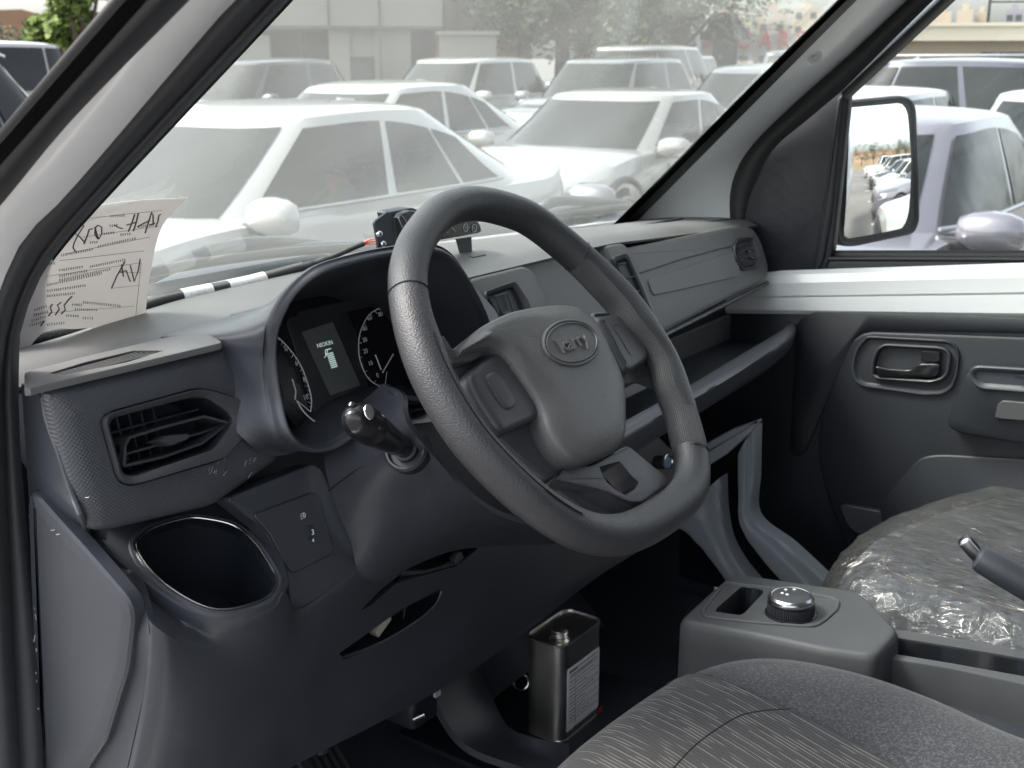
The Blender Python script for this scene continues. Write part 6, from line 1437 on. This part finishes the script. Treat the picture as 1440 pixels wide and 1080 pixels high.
obj('roof', *rings([V((c.x+x, c.y+y, 2.3)) for x, y in ((-.7, -.7), (.7, -.7), (.7, .7), (-.7, .7))], [(0, 0), (.6, .9)], n=(0, 0, 1), N=16), M_blackp, kiosk)
for u, v, d in ((1384, 10, 60), ):
    lp = thing('lamp_post', 'thin street lamp post rising over the viaduct', 'lamp post', gp(u, 80, d)); c = gp(u, 80, d)
    obj('pole', *tube_mesh([V((c.x, c.y, 0)), V((c.x, c.y, vz(5, d)))], [.10, .06], 8), M_blackp, lp)
    obj('arm', *tube_mesh([V((c.x, c.y, vz(14, d))), V((c.x, c.y, vz(14, d)))+fx2*2.6], .04, 6), M_blackp, lp)
# hill on the left and far hills
M_hill = mat('dry_hill', (.24, .15, .09), .95, vary=(.02, .25))
def hill(nm, pts, d, m_):
    top = [gp(u, v, d) for u, v in pts]; vs = [V((p.x, p.y, -1)) for p in top]+top+[V((p.x*1.3, p.y*1.3, -1)) for p in top]
    o = obj(nm, vs, bridge(len(top), 3, 0, False), m_); o['kind'] = 'structure'
hill('hill', [(-200, 30), (-60, 12), (0, 14), (30, 13), (70, 24), (120, 34), (200, 50), (320, 70)], 300, M_hill)
hill('far_hill', [(900, 60), (1000, 46), (1180, 40), (1300, 44), (1500, 46), (1700, 50)], 600, mat('far_blue_hill', (.18, .19, .20), .95))
far = obj('field_hill', [(-150, -160, 0), (200, -160, 0), (-150, -230, 9), (0, -230, 12), (200, -230, 8), (-150, -420, 6), (200, -420, 6)], [(0, 1, 4, 3, 2), (2, 3, 4, 6, 5)], M_hill); far['kind'] = 'structure'
# ------------------------------------------------------------------ trees
def leafm(c): 
    def f(m, n, L, b, tc):
        oi = n.new('ShaderNodeNewGeometry'); r_ = n.new('ShaderNodeValToRGB'); L.new(oi.outputs['Random Per Island'], r_.inputs[0])
        r_.color_ramp.elements[0].color = (c[0]*.5, c[1]*.5, c[2]*.5, 1); r_.color_ramp.elements[1].color = (c[0]*1.6, c[1]*1.6, c[2]*1.4, 1); L.new(r_.outputs[0], b.inputs['Base Color'])
    return f
M_bark = mat('bark', (.09, .07, .05), .9)
def tree(lb_, x, y, h_, r_, col='a', seed=1, nleaf=5200, grp='trees behind the car park'):
    rn = random.Random(seed); m_ = mat('foliage_'+col, (.06, .09, .035), .8, extra=leafm({'a': (.065, .085, .045), 'b': (.10, .15, .03), 'c': (.045, .06, .035)}[col]))
    t = thing('tree', lb_, 'tree', (x, y, 0), grp); c0 = V((x, y, h_*.58))
    bl_ = [(c0+V((rn.gauss(0, r_*.45), rn.gauss(0, r_*.45), rn.uniform(-h_*.32, h_*.36))), r_*rn.uniform(.28, .5)) for _ in range(22)]
    obj('trunk', *tube_mesh([V((x, y, 0)), V((x+.1, y, h_*.3)), V((x, y+.1, h_*.6))], [h_*.03, h_*.022, h_*.01], 8), M_bark, t)
    lb2 = [tube_mesh([V((x, y, h_*.25)), (V((x, y, h_*.4))+b_[0])*.5, b_[0]], [.09, .06, .02], 5) for b_ in bl_[:9]]
    obj('limbs', *join_parts(lb2), M_bark, t)
    vs, fs = [], []
    for i in range(nleaf):
        c, q = bl_[i % 22]; d = V((rn.gauss(0, 1), rn.gauss(0, 1), rn.gauss(0, .8))).normalized(); p = c+d*q*rn.random()**.35
        a = V((rn.gauss(0, 1), rn.gauss(0, 1), rn.gauss(0, 1))).normalized(); b_ = a.orthogonal().normalized(); s_ = rn.uniform(.07, .17)*max(1, r_/3)
        k_ = len(vs); vs += [p-a*s_, p+b_*s_*.5, p+a*s_, p-b_*s_*.5]; fs.append((k_, k_+1, k_+2, k_+3))
    o_ = obj('crown', vs, fs, m_, t, recalc=False)
tl_ = ((735, 44, 10, 3.6, 'a', 'first tree right of the brick building'), (790, 46, 11, 4, 'c', 'second tree right of the brick building, behind the far white suv'), (850, 44, 11, 4.2, 'a', 'third tree right of the brick building'), (905, 46, 10, 4, 'b', 'fourth tree, lighter green, above the white off road suv'), (960, 44, 8, 3.2, 'a', 'last tree of the row beside the far apartment blocks'), (820, 52, 13, 5, 'c', 'tall dark tree at the back of the row'))
for i, (u, d, h_, r_, c_, lb_) in enumerate(tl_): p = gp(u, 80, d); tree('hazy green '+lb_ if 'green' not in lb_ else 'hazy '+lb_, p.x, p.y, h_, r_, c_, 20+i)
p = gp(112, 80, 26); tree('bright green bushy tree at the top left beyond the driver side pillar', p.x, p.y, 3.5, .8, 'b', 5, 5000, 'trees behind the car park')
p = gp(20, 80, 60); tree('dark green low tree at the far top left under the brown hill', p.x, p.y, 2.6, 2.4, 'c', 6, 2500)
for i in range(12): tree('dark bushy tree along the dry field reflected in the outside mirror', -12+i*5.5, -62-(i % 3)*4, 6.5, 3.6, 'c', 40+i, 1400, 'trees along the field behind the van')
